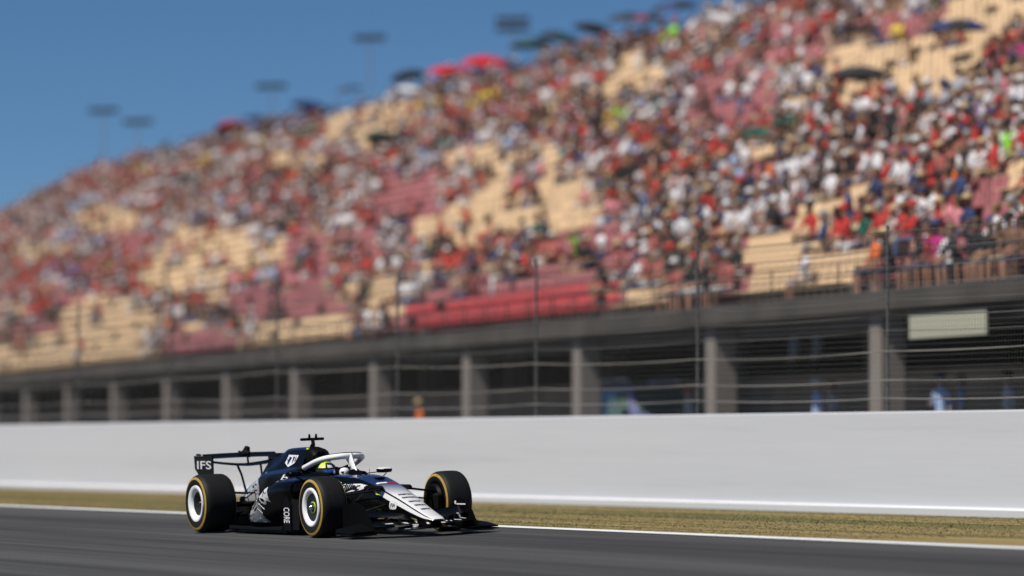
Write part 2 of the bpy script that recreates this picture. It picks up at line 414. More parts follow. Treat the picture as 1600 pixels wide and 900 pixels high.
for x0 in np.arange(X0 + 6, X1, 18.0):
    for k in range(1, NR, 3):
        x = x0 + .55; b = MB(); b.tube([(x, rowy(k), rowz(x, k)), (x, rowy(k), rowz(x, k) + .9), (x, rowy(k) + 1.3, rowz(x, k) + 1.65), (x, rowy(k) + 1.3, rowz(x, k) + .7)], .02, 5); b.build('stair_handrail', M['darksteel'], stand)
b = MB()   # cream notice board hung under the deck at the right
b.box(-1.9, 1.9, -.02, .02, -.24, .24, b=.008)
nb = b.build('notice_board', pmat('cream_board', (.44, .43, .32), .5), smooth=20)
p = swd(x_of_px(1490), -.12, ZD - .34 - .34); nb.location = p; nb.rotation_euler = (0, 0, SRZ)
tag(nb, 'pale cream rectangular board hanging under the grandstand deck at the far right', 'board')
b = MB(); b.tube([(-1.6, 0, .24), (-1.6, 0, .38)], .01, 5); b.tube([(1.6, 0, .24), (1.6, 0, .38)], .01, 5); b.build('hanger', M['darksteel'], nb)

# ------------------------------------------------------------------ seats and spectators
TAN = [(1560,25,70,30),(1510,75,60,18),(1430,110,105,34),(1310,155,45,14),(1010,118,45,28),(975,152,38,12),(590,188,62,20),(570,214,50,16),
 (760,252,50,18),(862,246,40,12),(880,315,52,34),(770,306,35,12),(755,336,52,15),(720,366,66,22),(830,352,60,12),(170,342,42,16),
 (75,396,52,12),(335,400,82,25),(290,440,58,30),(375,420,50,12),(180,505,72,28),(130,545,90,16),(50,575,95,20),(20,490,32,8),
 (470,256,42,12),(590,460,40,14),(620,490,42,12),(490,525,92,18),(1290,370,50,16),(1270,415,82,16),(1250,442,82,12),(1290,330,40,12),
 (1110,60,40,10),(1020,470,40,14),(440,545,60,10),(1345,300,30,10),(330,370,50,10),(1150,350,30,10),(1590,300,20,30)]
PINK = [(1150,160,62,42),(1105,192,60,16),(810,470,125,22),(780,500,140,16),(480,420,40,52),(430,480,82,20),(190,368,52,10),(640,330,52,20),
 (940,382,60,26),(1010,305,30,20),(1560,330,42,30),(1440,440,72,12),(1530,395,50,10),(330,540,62,15),(60,520,62,12),(650,282,52,15),
 (900,440,60,14),(1255,60,42,26),(1400,40,52,14),(240,400,40,20),(560,380,40,14),(1180,270,40,14),(1340,340,40,14),(120,470,50,10),(530,490,40,10)]
def inpatch(L, px, py, j):
    for (a, c, rx, ry) in L:
        if ((px - a) / (rx * 1.3)) ** 2 + ((py - c) / (ry * 1.45)) ** 2 < j: return True
    return False
rg = np.random.RandomState(11)
def blk(x, k):   # smooth pseudo noise choosing seat colour by block
    return math.sin(x * .23 + k * .35) + math.sin(x * .11 - k * .5 + 1.3) + .7 * math.sin(x * .41 + k * .9)
seats = []; folk = []
SW = .50
for k in range(NR):
    n = int((X1 - X0) / SW)
    for i in range(n):
        x = X0 + (i + .5) * SW
        if ((x - X0 - 6) % 18.0) < 1.2: continue        # stairs
        z = rowz(x, k); P = swd(x, rowy(k) + .45, z + .5)
        px, py, F = proj(P)
        if px < -45 or px > 1645 or py < -45: continue
        j = rg.uniform(.8, 1.1)
        t = inpatch(TAN, px, py, j); q = (not t) and inpatch(PINK, px, py, j)
        tone = 0 if t else (1 if q else (0 if blk(x, k) > .75 else 1))
        if k < 2 and 630 < px < 960: tone = 2
        gap_ = math.sin(x * .62 + (k // 2) * 2.3) + math.sin(x * .31 - (k // 2) * 1.7)
        occ = rg.rand() < ((.03 if gap_ < .9 else .12) if (t or q) else (.90 if gap_ < .35 else .22))
        if k < 2 and 640 < px < 940: occ = False
        seats.append((F, x, k, z, tone, occ, px, py))
        if occ: folk.append((F, x, k, z, px, py))
seats.sort(key=lambda s: s[0]); folk.sort(key=lambda s: s[0])
print('seats', len(seats), 'folk', len(folk))
b = MB()
b.box(-.215, .215, .14, .52, .37, .405, b=.012); 
b.loft([[(-.21, .50, .40), (.21, .50, .40), (.21, .535, .40), (-.21, .535, .40)], [(-.215, .53, .60), (.215, .53, .60), (.215, .56, .60), (-.215, .56, .60)],
        [(-.17, .56, .74), (.17, .56, .74), (.17, .585, .74), (-.17, .585, .74)]])
b.box(-.03, .03, .30, .36, -.001, .37)
seat_me = [b.mesh('seat', M[n_], 40) for n_ in ('seat_tan', 'seat_pink', 'seat_red')]
near_seats = seats[:300]
for (F, x, k, z, tone, occ, px, py) in near_seats:
    inst('seat', seat_me[tone], stand, (x, rowy(k), z))
rest = seats[300:]
bv = np.array(b.v); 
bm = bmesh.new(); bm.from_mesh(seat_me[0]); bmesh.ops.triangulate(bm, faces=bm.faces); bm.verts.index_update()
sf = np.array([[v.index for v in f.verts] for f in bm.faces]); sv = np.array([v.co[:] for v in bm.verts]); bm.free()
n = len(rest); off = np.array([[s[1], rowy(s[2]), s[3]] for s in rest])
base = np.array([[.74, .53, .32], [.40, .145, .15], [.52, .06, .065]])
sc_ = base[[s[4] for s in rest]] * rg.uniform(.82, 1.12, (n, 1))
V = (sv[None] + off[:, None]).reshape(-1, 3); Fc = (sf[None] + (np.arange(n) * len(sv))[:, None, None]).reshape(-1, 3)
so_ = colmesh('seat_rows', V, Fc, np.repeat(sc_, len(sv), 0), M['cloth'], stand); so_['kind'] = 'stuff'

# clothing palette: (name, colour, weight)
SHIRTS = [('red', (.50, .035, .03), 20), ('faded red', (.42, .12, .10), 9), ('white', (.76, .75, .76), 25), ('pale grey', (.42, .42, .45), 9), ('black', (.014, .014, .016), 25),
          ('dark blue', (.03, .05, .14), 7), ('light blue', (.36, .48, .72), 4), ('dark green', (.02, .11, .08), 3), ('orange', (.75, .16, .03), 2),
          ('pink', (.66, .25, .28), 5), ('brown', (.20, .11, .065), 5), ('teal', (.06, .28, .26), 2), ('lime green', (.30, .75, .05), .25), ('magenta', (.50, .03, .20), 1), ('purple', (.26, .14, .5), 1), ('yellow', (.75, .55, .08), 2)]
SKINS = [(.42, .23, .15), (.33, .17, .11), (.18, .095, .06)]
TROUS = [('navy shorts', (.03, .04, .08)), ('blue jeans', (.08, .12, .22)), ('beige shorts', (.40, .31, .2)), ('black trousers', (.02, .02, .02)), ('white shorts', (.6, .6, .6))]
HAIRS = [(.02, .014, .01), (.07, .04, .022), (.22, .13, .06), (.3, .29, .27)]
HATS = [('white cap', (.72, .72, .72)), ('red cap', (.5, .03, .03)), ('black cap', (.02, .02, .02)), ('navy cap', (.03, .05, .13)), ('straw hat', (.55, .42, .24))]
wts = np.array([s[2] for s in SHIRTS]); wts = wts / wts.sum()
SPECIAL = [(1215, 378, 22, 16, 'orange'), (1215, 398, 22, 8, 'orange'), (975, 192, 18, 8, 'lime green'), (1060, 72, 18, 6, 'lime green'), (1590, 240, 12, 12, 'lime green'),
           (1500, 432, 28, 16, 'magenta'), (105, 437, 26, 8, 'purple'), (1480, 398, 24, 8, 'magenta'), (1360, 400, 16, 24, 'dark green'), (1080, 320, 26, 14, 'white'), (1550, 392, 34, 12, 'white'),
           (1390, 280, 26, 10, 'white'), (950, 380, 14, 10, 'pale grey'), (150, 605, 5, 5, 'white'), (640, 410, 30, 12, 'pale grey')]
SI = {s[0]: i for i, s in enumerate(SHIRTS)}
def shirt_for(px, py, x=None, k=0):
    for (a, c, rx, ry, nme) in SPECIAL:
        if abs(px - a) < rx and abs(py - c) < ry: return SI[nme]
    w2 = wts.copy()
    if x is not None:
        cell = int(x // ((2.0 + .35 * (k // 2 % 3)) * (1.0 if x > -50 else (1.7 if x > -110 else 2.4)))) * 131 + (k // (2 if x > -70 else 3)) * 7919
        cr = np.random.RandomState(abs(cell) % 2 ** 31)
        w3 = w2.copy(); w3[[SI[q_] for q_ in ('lime green', 'magenta', 'yellow', 'purple', 'teal', 'orange')]] *= .15
        if rg.rand() < .84: return cr.choice(len(SHIRTS), p=w3 / w3.sum())
    if px < 500: w2 = w2 * np.array([1.3, 1.6] + [1] * (len(w2) - 2)); w2[SI['white']] *= .75
    return rg.choice(len(SHIRTS), p=w2 / w2.sum())

# ---- detailed people (skin modifier, evaluated once per pose)
def human(name, J, E, regions, slim=1.0, extra=None):
    """J: {joint: (x,y,z,rx,ry)}; E: [(a,b,region)] ; returns mesh with slots skin, shirt, trousers, shoes"""
    names = list(J); idx = {n_: i for i, n_ in enumerate(names)}
    me = bpy.data.meshes.new(name + '_cage'); me.from_pydata([J[n_][:3] for n_ in names], [(idx[a], idx[c]) for a, c, _ in E], [])
    ob = bpy.data.objects.new(name + '_cage', me); COL.objects.link(ob)
    md = ob.modifiers.new('s', 'SKIN'); md.use_smooth_shade = True; md.branch_smoothing = .3
    if not me.skin_vertices:
        bmx = bmesh.new(); bmx.from_mesh(me); bmx.verts.layers.skin.verify(); bmx.to_mesh(me); bmx.free()
    sk = me.skin_vertices[0].data
    for n_ in names:
        sk[idx[n_]].radius = (J[n_][3], J[n_][4]); sk[idx[n_]].use_root = (n_ == 'pelvis')
    ss = ob.modifiers.new('u', 'SUBSURF'); ss.levels = 1; ss.render_levels = 1
    dg = bpy.context.evaluated_depsgraph_get(); dg.update()
    out = bpy.data.meshes.new_from_object(ob.evaluated_get(dg)); out.name = name
    bpy.data.objects.remove(ob); 
    segs = [(Vector(J[a][:3]), Vector(J[c][:3]), r, max(.5 * (J[a][3] + J[c][3]), .01)) for a, c, r in E]
    out.materials.clear()
    bmx = bmesh.new(); bmx.from_mesh(out)
    for f in bmx.faces:
        c = f.calc_center_median(); best = (1e9, 0)
        for a, d, r, rad in segs:
            ab = d - a; t = max(0, min(1, (c - a).dot(ab) / max(ab.length_squared, 1e-9)))
            dist = (c - (a + ab * t)).length / rad
            if dist < best[0]: best = (dist, r)
        f.material_index = best[1]; f.smooth = True
    if extra:
        for (vs, fs, mi) in extra:
            vv = [bmx.verts.new(v) for v in vs]
            for f in fs:
                try: q = bmx.faces.new([vv[i] for i in f]); q.material_index = mi; q.smooth = True
                except ValueError: pass
    bmesh.ops.recalc_face_normals(bmx, faces=bmx.faces)
    bmx.to_mesh(out); bmx.free()
    return out
def fingers(hand, fwd, out, up, mi=0, s=1.0, curl=.5, side=1):
    """five short tapered fingers rooted in the palm; hand: palm centre; fwd: finger direction"""
    ex = []; fwd = Vector(fwd).normalized(); out = Vector(out).normalized(); up = Vector(up).normalized(); h = Vector(hand)
    for i, (off, ln) in enumerate(((-.033, .060), (-.011, .075), (.011, .070), (.033, .055), (.045, .050))):
        if i < 4: p0 = h + out * off * side * s + fwd * .02 * s; d = fwd
        else: p0 = h - out * .035 * side * s - fwd * .02 * s; d = (fwd * .5 - out * side * .85).normalized()
        p1 = p0 + d * ln * .55 * s; p2 = p1 + (d - up * curl).normalized() * ln * .55 * s
        m = MB(); m.tube([p0, p1, p2], [.010 * s, .009 * s, .006 * s], 5, flatdir=up); ex.append((m.v, m.f, mi))
    return ex
def face_bits(c, fwd, s=1.0, mi_skin=0, mi_dark=4):
    """nose, ears, eyes and mouth around head centre c facing fwd (a horizontal vector)"""
    f = Vector(fwd).normalized(); r = Vector((0, 0, 1)).cross(f); z = Vector((0, 0, 1)); c = Vector(c); ex = []
    m = MB(); t = c + f * .118 * s - z * .012 * s
    m.add([c + f * .088 * s + z * .025 * s, t, c + f * .085 * s + r * .018 * s - z * .022 * s, c + f * .085 * s - r * .018 * s - z * .022 * s], [(0, 1, 2), (0, 3, 1), (1, 3, 2), (0, 2, 3)]); ex.append((m.v, m.f, mi_skin))
    for sd in (-1, 1):
        m = MB(); e = c + r * sd * .036 * s + f * .090 * s + z * .018 * s
        m.add([e + r * .014 * s, e + z * .006 * s + f * .004, e - r * .014 * s, e - z * .006 * s + f * .004], [(0, 1, 2, 3)]); ex.append((m.v, m.f, mi_dark))
        m = MB(); e = c + r * sd * .088 * s - z * .0 * s
        m.add([e + z * .03 * s, e + r * sd * .018 * s + z * .02 * s - f * .015 * s, e + r * sd * .012 * s - z * .028 * s - f * .005, e - z * .034 * s + f * .004, e - f * .02 * s], [(0, 1, 2, 3), (0, 4, 1), (4, 2, 1), (4, 3, 2)]); ex.append((m.v, m.f, mi_skin))
    m = MB(); e = c + f * .092 * s - z * .048 * s
    m.add([e + r * .022 * s, e + z * .004 * s + f * .003, e - r * .022 * s, e - z * .005 * s + f * .003], [(0, 1, 2, 3)]); ex.append((m.v, m.f, mi_dark))
    return ex
SK, SH, TR, FT = 0, 1, 2, 3
def seated(name, hands, lean=0.0, knee=.0, sleeve=SK):
    # faces -y, hips at y~.33 z~.46 above the tread; feet on tread/next step down
    J = {'pelvis': (0, .33, .50, .135, .11), 'waist': (0, .335 - lean * .3, .64, .125, .095), 'chest': (0, .34 - lean * .8, .84, .155, .10), 'neckb': (0, .345 - lean, 1.0, .075, .06),
         'neck': (0, .33 - lean, 1.07, .052, .052), 'jaw': (0, .305 - lean, 1.14, .066, .078), 'brow': (0, .31 - lean, 1.22, .074, .092), 'crown': (0, .32 - lean, 1.29, .05, .06)}
    E = [('pelvis', 'waist', SH), ('waist', 'chest', SH), ('chest', 'neckb', SH), ('neckb', 'neck', SK), ('neck', 'jaw', SK), ('jaw', 'brow', SK), ('brow', 'crown', SK)]
    ex = []
    for s, (el, ha) in zip((-1, 1), hands):
        t = 'l' if s < 0 else 'r'
        J['sh' + t] = (s * .185, .345 - lean * .9, .965, .062, .062); J['el' + t] = (*el, .043, .043); J['wr' + t] = (*ha, .028, .028)
        a, c = Vector(el), Vector(ha); d = (c - a).normalized(); pc = c + d * .05
        J['pa' + t] = (*pc, .036, .02); E += [('neckb', 'sh' + t, SH), ('sh' + t, 'el' + t, SH), ('el' + t, 'wr' + t, sleeve), ('wr' + t, 'pa' + t, SK)]
        up = Vector((0, 0, 1)) - d * d.z
        if up.length < .1: up = Vector((0, 1, 0))
        up.normalize(); ex += fingers(pc, d, d.cross(up), up, SK, 1, .6, s)
        kx = s * (.13 + knee)
        J['hi' + t] = (s * .10, .30, .49, .085, .085); J['kn' + t] = (kx, -.08, .50, .062, .062); J['an' + t] = (kx, -.06, .09, .042, .042); J['to' + t] = (kx + s * .02, -.22, .045, .036, .032)
        E += [('pelvis', 'hi' + t, TR), ('hi' + t, 'kn' + t, TR), ('kn' + t, 'an' + t, SK if sleeve == SK else TR), ('an' + t, 'to' + t, FT)]
    ex += face_bits((0, .305 - lean, 1.19), (0, -1, 0))
    return human(name, J, E, None, extra=ex), (0, .31 - lean, 1.2)
POSES = [('hands in lap', seated('person', [((-.27, .25, .72), (-.12, .08, .60)), ((.27, .25, .72), (.12, .08, .60))], .02)),
         ('leaning forward', seated('person', [((-.24, .05, .72), (-.10, -.12, .58)), ((.24, .05, .72), (.10, -.12, .58))], .20, .03)),
         ('arms folded', seated('person', [((-.26, .26, .74), (.02, .10, .78)), ((.26, .26, .74), (-.02, .13, .82))], .0, .0, SH)),
         ('shading eyes with one hand', seated('person', [((-.36, .16, 1.02), (-.16, .16, 1.22)), ((.27, .25, .72), (.12, .08, .60))], .04)),
         ('holding a hand up to the face', seated('person', [((-.27, .25, .72), (-.12, .08, .60)), ((.25, .08, .82), (.07, .14, 1.04))], .03, .02)),
         ('knees apart', seated('person', [((-.29, .16, .72), (-.2, -.08, .59)), ((.29, .16, .72), (.2, -.08, .59))], .08, .09))]
def cap_mesh(kind):
    b = MB(); n = 12
    def dome(r0, zs, back=0.0, ys=1.12):
        rings = []
        for rr, z in zs: rings.append([(math.cos(a) * rr * r0, math.sin(a) * rr * r0 * ys + back, z) for a in (2 * math.pi * k / n for k in range(n))])
        b.loft(rings, True)
    if kind == 'cap':
        dome(.102, [(1, .0), (1, .05), (.82, .095), (.45, .118)], .01)
        b.plate([(-.07, -.08), (.07, -.08), (.06, -.17), (0, -.195), (-.06, -.17)], 'z', .004, .016)
    elif kind == 'straw':
        dome(.102, [(1, .0), (1, .06), (.8, .10), (.4, .115)], .01); dome(.18, [(1, .0), (1, .012)], .01)
    elif kind == 'short hair':
        dome(.100, [(.92, -.02), (1, .04), (.8, .09), (.42, .113)], .018)
        b.box(-.075, .075, .03, .105, -.09, .02, b=.02)
    else:
        dome(.102, [(.95, -.02), (1, .04), (.82, .09), (.42, .115)], .018)
        b.loft([[(-.09, .02, .03), (.09, .02, .03), (.09, .12, .03), (-.09, .12, .03)], [(-.10, .02, -.10), (.10, .02, -.10), (.09, .13, -.10), (-.09, .13, -.10)], [(-.07, .05, -.26), (.07, .05, -.26), (.06, .12, -.26), (-.06, .12, -.26)]])
    return b
MATC = {}
def cmat(nm, c, rough=.85):
    if nm not in MATC: MATC[nm] = pmat(nm, c, rough, noise=.08, nscale=12)
    return MATC[nm]
hat_me = {k: cap_mesh(k).mesh({'cap': 'cap', 'straw': 'hat'}.get(k, 'hair'), cmat('plain', (.1, .1, .1)), 40) for k in ('cap', 'straw', 'short hair', 'long hair')}
for nm, (me, hc) in POSES:
    for _ in range(5): me.materials.append(cmat('plain', (.1, .1, .1)))
def setslots(o, mats):
    for i, m in enumerate(mats): o.material_slots[i].link = 'OBJECT'; o.material_slots[i].material = m
ORD = ['front', 'second', 'third', 'fourth', 'fifth', 'sixth', 'seventh', 'eighth', 'ninth', 'tenth', 'eleventh', 'twelfth', 'thirteenth', 'fourteenth', 'fifteenth', 'sixteenth', 'seventeenth', 'eighteenth', 'nineteenth', 'twentieth']
used = {}
def shoe(): return cmat('dark shoes', (.03, .03, .03))
def dress(o, hc, si, ti, sk_, hat, hi):
    snm, sc0, _ = SHIRTS[si]
    setslots(o, [cmat('skin tone %d' % sk_, SKINS[sk_], .6), cmat(snm + ' shirt', sc0), cmat(TROUS[ti][0], TROUS[ti][1]), shoe(), cmat('dark features', (.03, .015, .012))])
    if hat[0] == 'h':
        k = int(hat[1:]); kind = 'straw' if k == 4 else 'cap'
        c = inst('hat' if kind == 'straw' else 'cap', hat_me[kind], o, (hc[0], hc[1], hc[2] + .055)); m = cmat(*HATS[k])
    else:
        kind = 'short hair' if hat == 'sh' else 'long hair'
        c = inst('hair', hat_me[kind], o, (hc[0], hc[1] + .005, hc[2] + .045)); m = cmat('hair %d' % hi, HAIRS[hi], .6)
    c.material_slots[0].link = 'OBJECT'; c.material_slots[0].material = m
for (F, x, k, z, px, py) in folk[:300]:
    pi_ = rg.randint(len(POSES)); nm, (me, hc) = POSES[pi_]; si = shirt_for(px, py, x, k); ti = rg.randint(len(TROUS)); sk_ = rg.choice(3, p=[.55, .35, .1])
    hat = ('h%d' % rg.randint(5)) if rg.rand() < .5 else ('sh' if rg.rand() < .6 else 'lo'); hi = rg.randint(4)
    P = swd(x + rg.uniform(-.03, .03), rowy(k) + rg.uniform(-.02, .03), z)
    s = rg.uniform(.93, 1.05)
    o = inst('person', me, None, P, SRZ + rg.uniform(-.35, .3), (s, s, s)); dress(o, hc, si, ti, sk_, hat, hi)
    hd = HATS[int(hat[1:])][0] if hat[0] == 'h' else (('short ' if hat == 'sh' else 'long ') + ['black', 'brown', 'fair', 'grey'][hi] + ' hair')
    # nearest pier from the right edge of the photo
    vis = [p_ for p_ in PIERS if proj(swd(p_, 0, 2))[0] < 1600]; pj_ = min(range(len(vis)), key=lambda i_: abs(vis[i_] - x))
    side = 'left of' if x < vis[pj_] - 1.6 else ('right of' if x > vis[pj_] + 1.6 else 'above')
    rown = ('front' if k == 0 else ORD[k]) + ' row'
    sn = SHIRTS[si][0]
    lab = '%s shirt, %s, %s, %s %s' % (sn, hd, rown, side, ['rightmost pier', 'second pier from right', 'third pier from right', 'fourth pier from right', 'fifth pier from right', 'sixth pier from right'][min(pj_, 5)])
    if len(lab.split()) + len(nm.split()) <= 15: lab += ', ' + nm
    used.setdefault(lab, []).append((o, px))
    tag(o, lab, 'person', 'spectators seated in the grandstand')
for lab, L in used.items():
    if len(L) > 1:
        L.sort(key=lambda q_: q_[1]); nn = len(L)
        for i_, (o, _) in enumerate(L):
            o['label'] = (['leftmost, ', 'rightmost, '][i_] if nn == 2 else ['leftmost, ', 'middle, ', 'rightmost, '][min(i_, 2)]) + lab

# ---- the rest of the crowd: one uncountable mesh of low figures
def lowfig(var):
    b = MB(); F5 = []
    def tb(path, rs, n, mi, flat=1.0): b.tube(path, rs, n, flat, (0, 1, 0), mi)
    ln = (.02, .16, .05)[var]
    tb([(0, .33, .44), (0, .34 - ln * .3, .66), (0, .34 - ln * .8, .88), (0, .34 - ln, 1.02)], [.15, .145, .185, .07], 8, 1, .62)
    b.lathe([(.035, -.12), (.072, -.07), (.09, .0), (.075, .07), (.03, .105)], (0, .32 - ln, 1.19), 8, 0, 'z')
    b.lathe([(.098, .015), (.098, .05), (.07, .10), (.03, .122)], (0, .332 - ln, 1.19), 8, 4, 'z')
    if var == 1: b.plate([(-.07, .26 - ln), (.07, .26 - ln), (.05, .13 - ln), (-.05, .13 - ln)], 'z', 1.21, 1.225, 4)
    for s in (-1, 1):
        if var == 2 and s < 0: el, ha = (-.36, .16, 1.02), (-.16, .14, 1.24)
        else: el, ha = (s * .27, .22, .74), (s * .1, .02, .60)
        tb([(s * .18, .34 - ln, .97), el], [.055, .045], 5, 1); tb([el, ha], [.04, .03], 5, 0)
        tb([(s * .09, .30, .48), (s * .14, -.08, .50)], [.085, .06], 5, 2); tb([(s * .14, -.08, .50), (s * .14, -.06, .08)], [.055, .04], 5, 3)
        b.box(s * .14 - .04, s * .14 + .04, -.22, -.02, 0, .07, 5)
    me = b.mesh('low', [M['black']] * 6); bm = bmesh.new(); bm.from_mesh(me); bmesh.ops.triangulate(bm, faces=bm.faces)
    bm.verts.index_update()
    v = np.array([q.co[:] for q in bm.verts]); f = np.array([[q.index for q in t.verts] for t in bm.faces]); fm = np.array([t.material_index for t in bm.faces])
    vm = np.zeros(len(v), int); vm[f.ravel()] = np.repeat(fm, 3); bm.free(); bpy.data.meshes.remove(me)
    return v, f, vm
LV = [lowfig(i) for i in range(3)]
rest = folk[300:]; Vs, Fs, Cs, nb_ = [], [], [], 0
for (F, x, k, z, px, py) in rest:
    v, f, vm = LV[rg.randint(3)]; a = rg.uniform(-.35, .3); s = rg.uniform(.92, 1.06)
    ca, sa = math.cos(a), math.sin(a)
    up = .0
    if rg.rand() < .05: up = .38
    vv = np.stack([(v[:, 0] * ca - (v[:, 1] - .3) * sa) * s + x, (v[:, 0] * sa + (v[:, 1] - .3) * ca) * s + .3 + rowy(k), v[:, 2] * s + z + up * (v[:, 2] > .3)], 1)
    sh = np.array(SHIRTS[shirt_for(px, py, x, k)][1]) * rg.uniform(.8, 1.1); skn = np.array(SKINS[rg.choice(3, p=[.55, .35, .1])]); tr = np.array(TROUS[rg.randint(5)][1])
    hd = np.array(HATS[rg.randint(5)][1]) if rg.rand() < .5 else np.array(HAIRS[rg.randint(4)])
    pal = np.array([skn, sh, tr, skn if rg.rand() < .45 else tr, hd, (.05, .05, .05)])
    Vs.append(vv); Fs.append(f + nb_); Cs.append(pal[vm]); nb_ += len(v)
co = colmesh('crowd', np.concatenate(Vs), np.concatenate(Fs), np.concatenate(Cs), M['cloth'])
co.location = (P0.x, P0.y, ZB); co.rotation_euler = (0, 0, SRZ)
tag(co, 'dense crowd of far spectators filling the grandstand rows', 'crowd', kind='stuff')

# ---- standing people under the stand
def standing(name, arms=0):
    J = {'pelvis': (0, 0, .95, .13, .10), 'waist': (0, 0, 1.1, .125, .09), 'chest': (0, 0, 1.32, .155, .10), 'neckb': (0, .01, 1.47, .075, .06), 'neck': (0, .0, 1.53, .052, .052),
         'jaw': (0, -.02, 1.59, .066, .078), 'brow': (0, -.015, 1.67, .074, .092), 'crown': (0, -.005, 1.74, .05, .06)}
    E = [('pelvis', 'waist', SH), ('waist', 'chest', SH), ('chest', 'neckb', SH), ('neckb', 'neck', SK), ('neck', 'jaw', SK), ('jaw', 'brow', SK), ('brow', 'crown', SK)]; ex = []
    for s in (-1, 1):
        t = 'l' if s < 0 else 'r'; el = (s * .25, .03, 1.15); ha = (s * .23, -.06, .92)
        if arms and s < 0: ha = (-.1, -.22, 1.2)
        J['sh' + t] = (s * .185, .01, 1.43, .062, .062); J['el' + t] = (*el, .043, .043); J['wr' + t] = (*ha, .028, .028)
        a, c = Vector(el), Vector(ha); d = (c - a).normalized(); pc = c + d * .05; J['pa' + t] = (*pc, .036, .02)
        E += [('neckb', 'sh' + t, SH), ('sh' + t, 'el' + t, SH), ('el' + t, 'wr' + t, SK), ('wr' + t, 'pa' + t, SK)]
        up = Vector((0, -1, 0)) - d * -d.y; up.normalize(); ex += fingers(pc, d, d.cross(up), up, SK, 1, .4, s)
        J['hi' + t] = (s * .095, 0, .88, .09, .09); J['kn' + t] = (s * .11, -.01, .50, .062, .062); J['an' + t] = (s * .12, .01, .09, .042, .042); J['to' + t] = (s * .14, -.15, .045, .036, .032)
        E += [('pelvis', 'hi' + t, TR), ('hi' + t, 'kn' + t, TR), ('kn' + t, 'an' + t, TR), ('an' + t, 'to' + t, FT)]
    ex += face_bits((0, -.02, 1.64), (0, -1, 0))
    me = human(name, J, E, None, extra=ex)
    for _ in range(5): me.materials.append(cmat('plain', (.1, .1, .1)))
    return me, (0, -.015, 1.65)
ST = [standing('person', 0), standing('person', 1)]
SHN = {s[0]: i for i, s in enumerate(SHIRTS)}
def stand_at(px, Y, z, shirt, label, var, hat, rz=0.0):
    # Y: depth measured into the stand from its front line
    lo, hi = -120, 40
    for _ in range(50):
        m_ = (lo + hi) / 2
        if proj(swd(m_, Y, 1))[0] < px: lo = m_
        else: hi = m_
    me, hc = ST[var]; P = swd(lo, Y, z); o = inst('person', me, None, P, SRZ + rz); dress(o, hc, SHN[shirt], 3, 0, hat, 1)
    tag(o, label, 'person', 'people standing behind the debris fence')
stand_at(1276, 1.0, 0, 'light blue', 'person in light blue shirt on the service road left of the wide right-hand pier', 0, 'h0')
stand_at(1300, 1.6, 0, 'pale grey', 'person in pale grey shirt beside the light blue shirt behind the fence', 1, 'sh')
stand_at(1470, .9, 0, 'light blue', 'person in light blue shirt below the cream board, on the left of a pair', 1, 'h3', .4)
stand_at(1502, 1.5, 0, 'light blue', 'bareheaded person in light blue shirt below the cream board', 0, 'sh', -.4)
stand_at(1575, 1.2, 0, 'pale grey', 'person in pale grey shirt at the right edge behind the fence', 0, 'h2')
stand_at(655, .6, -.1, 'orange', 'person in orange top on the service road left of the dark van', 0, 'h4')
stand_at(1240, 4.1, 1.5, 'light blue', 'person in light blue on the raised walkway, left of the pair under the deck', 0, 'sh')
stand_at(1275, 4.3, 1.5, 'light blue', 'person in light blue on the raised walkway, right of the pair under the deck', 1, 'h0')
stand_at(1412, 4.5, 1.5, 'dark blue', 'person in dark blue on the raised walkway beside the wide right-hand pier', 0, 'sh')
stand_at(1105, 4.6, 1.5, 'black', 'person in black on the raised walkway beside the second wide pier', 0, 'sh')
stand_at(1075, 1.6, -.0, 'pale grey', 'person in pale grey just right of the dark van', 1, 'h1')

# ------------------------------------------------------------------ umbrellas in the crowd
def umbrella(px, k, rad, c1, c2, label, z_up=.0, tilt=.0):
    lo, hi = X0, X1
    Y = rowy(k) + .4
    for _ in range(60):
        m_ = (lo + hi) / 2
        P = swd(m_, Y, rowz(m_, min(k, NR)))
        if proj(P)[0] < px: lo = m_
        else: hi = m_
    P = swd(lo, Y, rowz(lo, min(k, NR)) + .95)
    r = empty('umbrella', P, SRZ + random.uniform(-.3, .3)); r.rotation_euler = (R_(random.uniform(-10, 10)) - tilt, R_(random.uniform(-12, 12)), random.uniform(0, 1))
    tag(r, label, 'umbrella', 'umbrellas open in the grandstand')
    b = MB(); H_ = .75 + z_up; n = 8; rings = []
    for q, zz in ((1.0, -.30), (.82, -.17), (.55, -.06), (.25, -.01), (.02, .02)):
        rings.append([(math.cos(a) * rad * q * (1.0 if i % 2 == 0 else .955 + .045 * (1 - q)), math.sin(a) * rad * q * (1.0 if i % 2 == 0 else .955 + .045 * (1 - q)), H_ + rad * zz * 1.1) for i, a in enumerate(2 * math.pi * i / 16 for i in range(16))])
    b.loft(rings, False, mats=lambda i, j: (j // 2) % 2)
    b.add([tuple(p) for p in rings[-1]], [tuple(range(16))])
    b.build('canopy', [c1, c2], r, smooth=15)
    b = MB(); b.tube([(0, 0, 0), (0, 0, H_ + .05)], .012, 6); b.tube([(0, 0, -.1), (0, 0, .02)], .02, 6); b.build('shaft', M['darksteel'], r)
    b = MB()
    for i in range(8):
        a = 2 * math.pi * i / 8
        b.tube([(0, 0, H_ - .02), (math.cos(a) * rad * .55, math.sin(a) * rad * .55, H_ - .085 * rad - .01), (math.cos(a) * rad, math.sin(a) * rad, H_ - .34 * rad)], .004, 4)
    b.build('ribs', M['darksteel'], r)
UR, UB, UN, UW = pmat('umbrella_red', (.50, .008, .01), .7, spec=.2), pmat('umbrella_black', (.02, .022, .024), .6), pmat('umbrella_navy', (.02, .04, .14), .6), pmat('umbrella_white', (.7, .7, .7), .6)
UG = pmat('umbrella_green', (.015, .07, .065), .6)
random.seed(21)
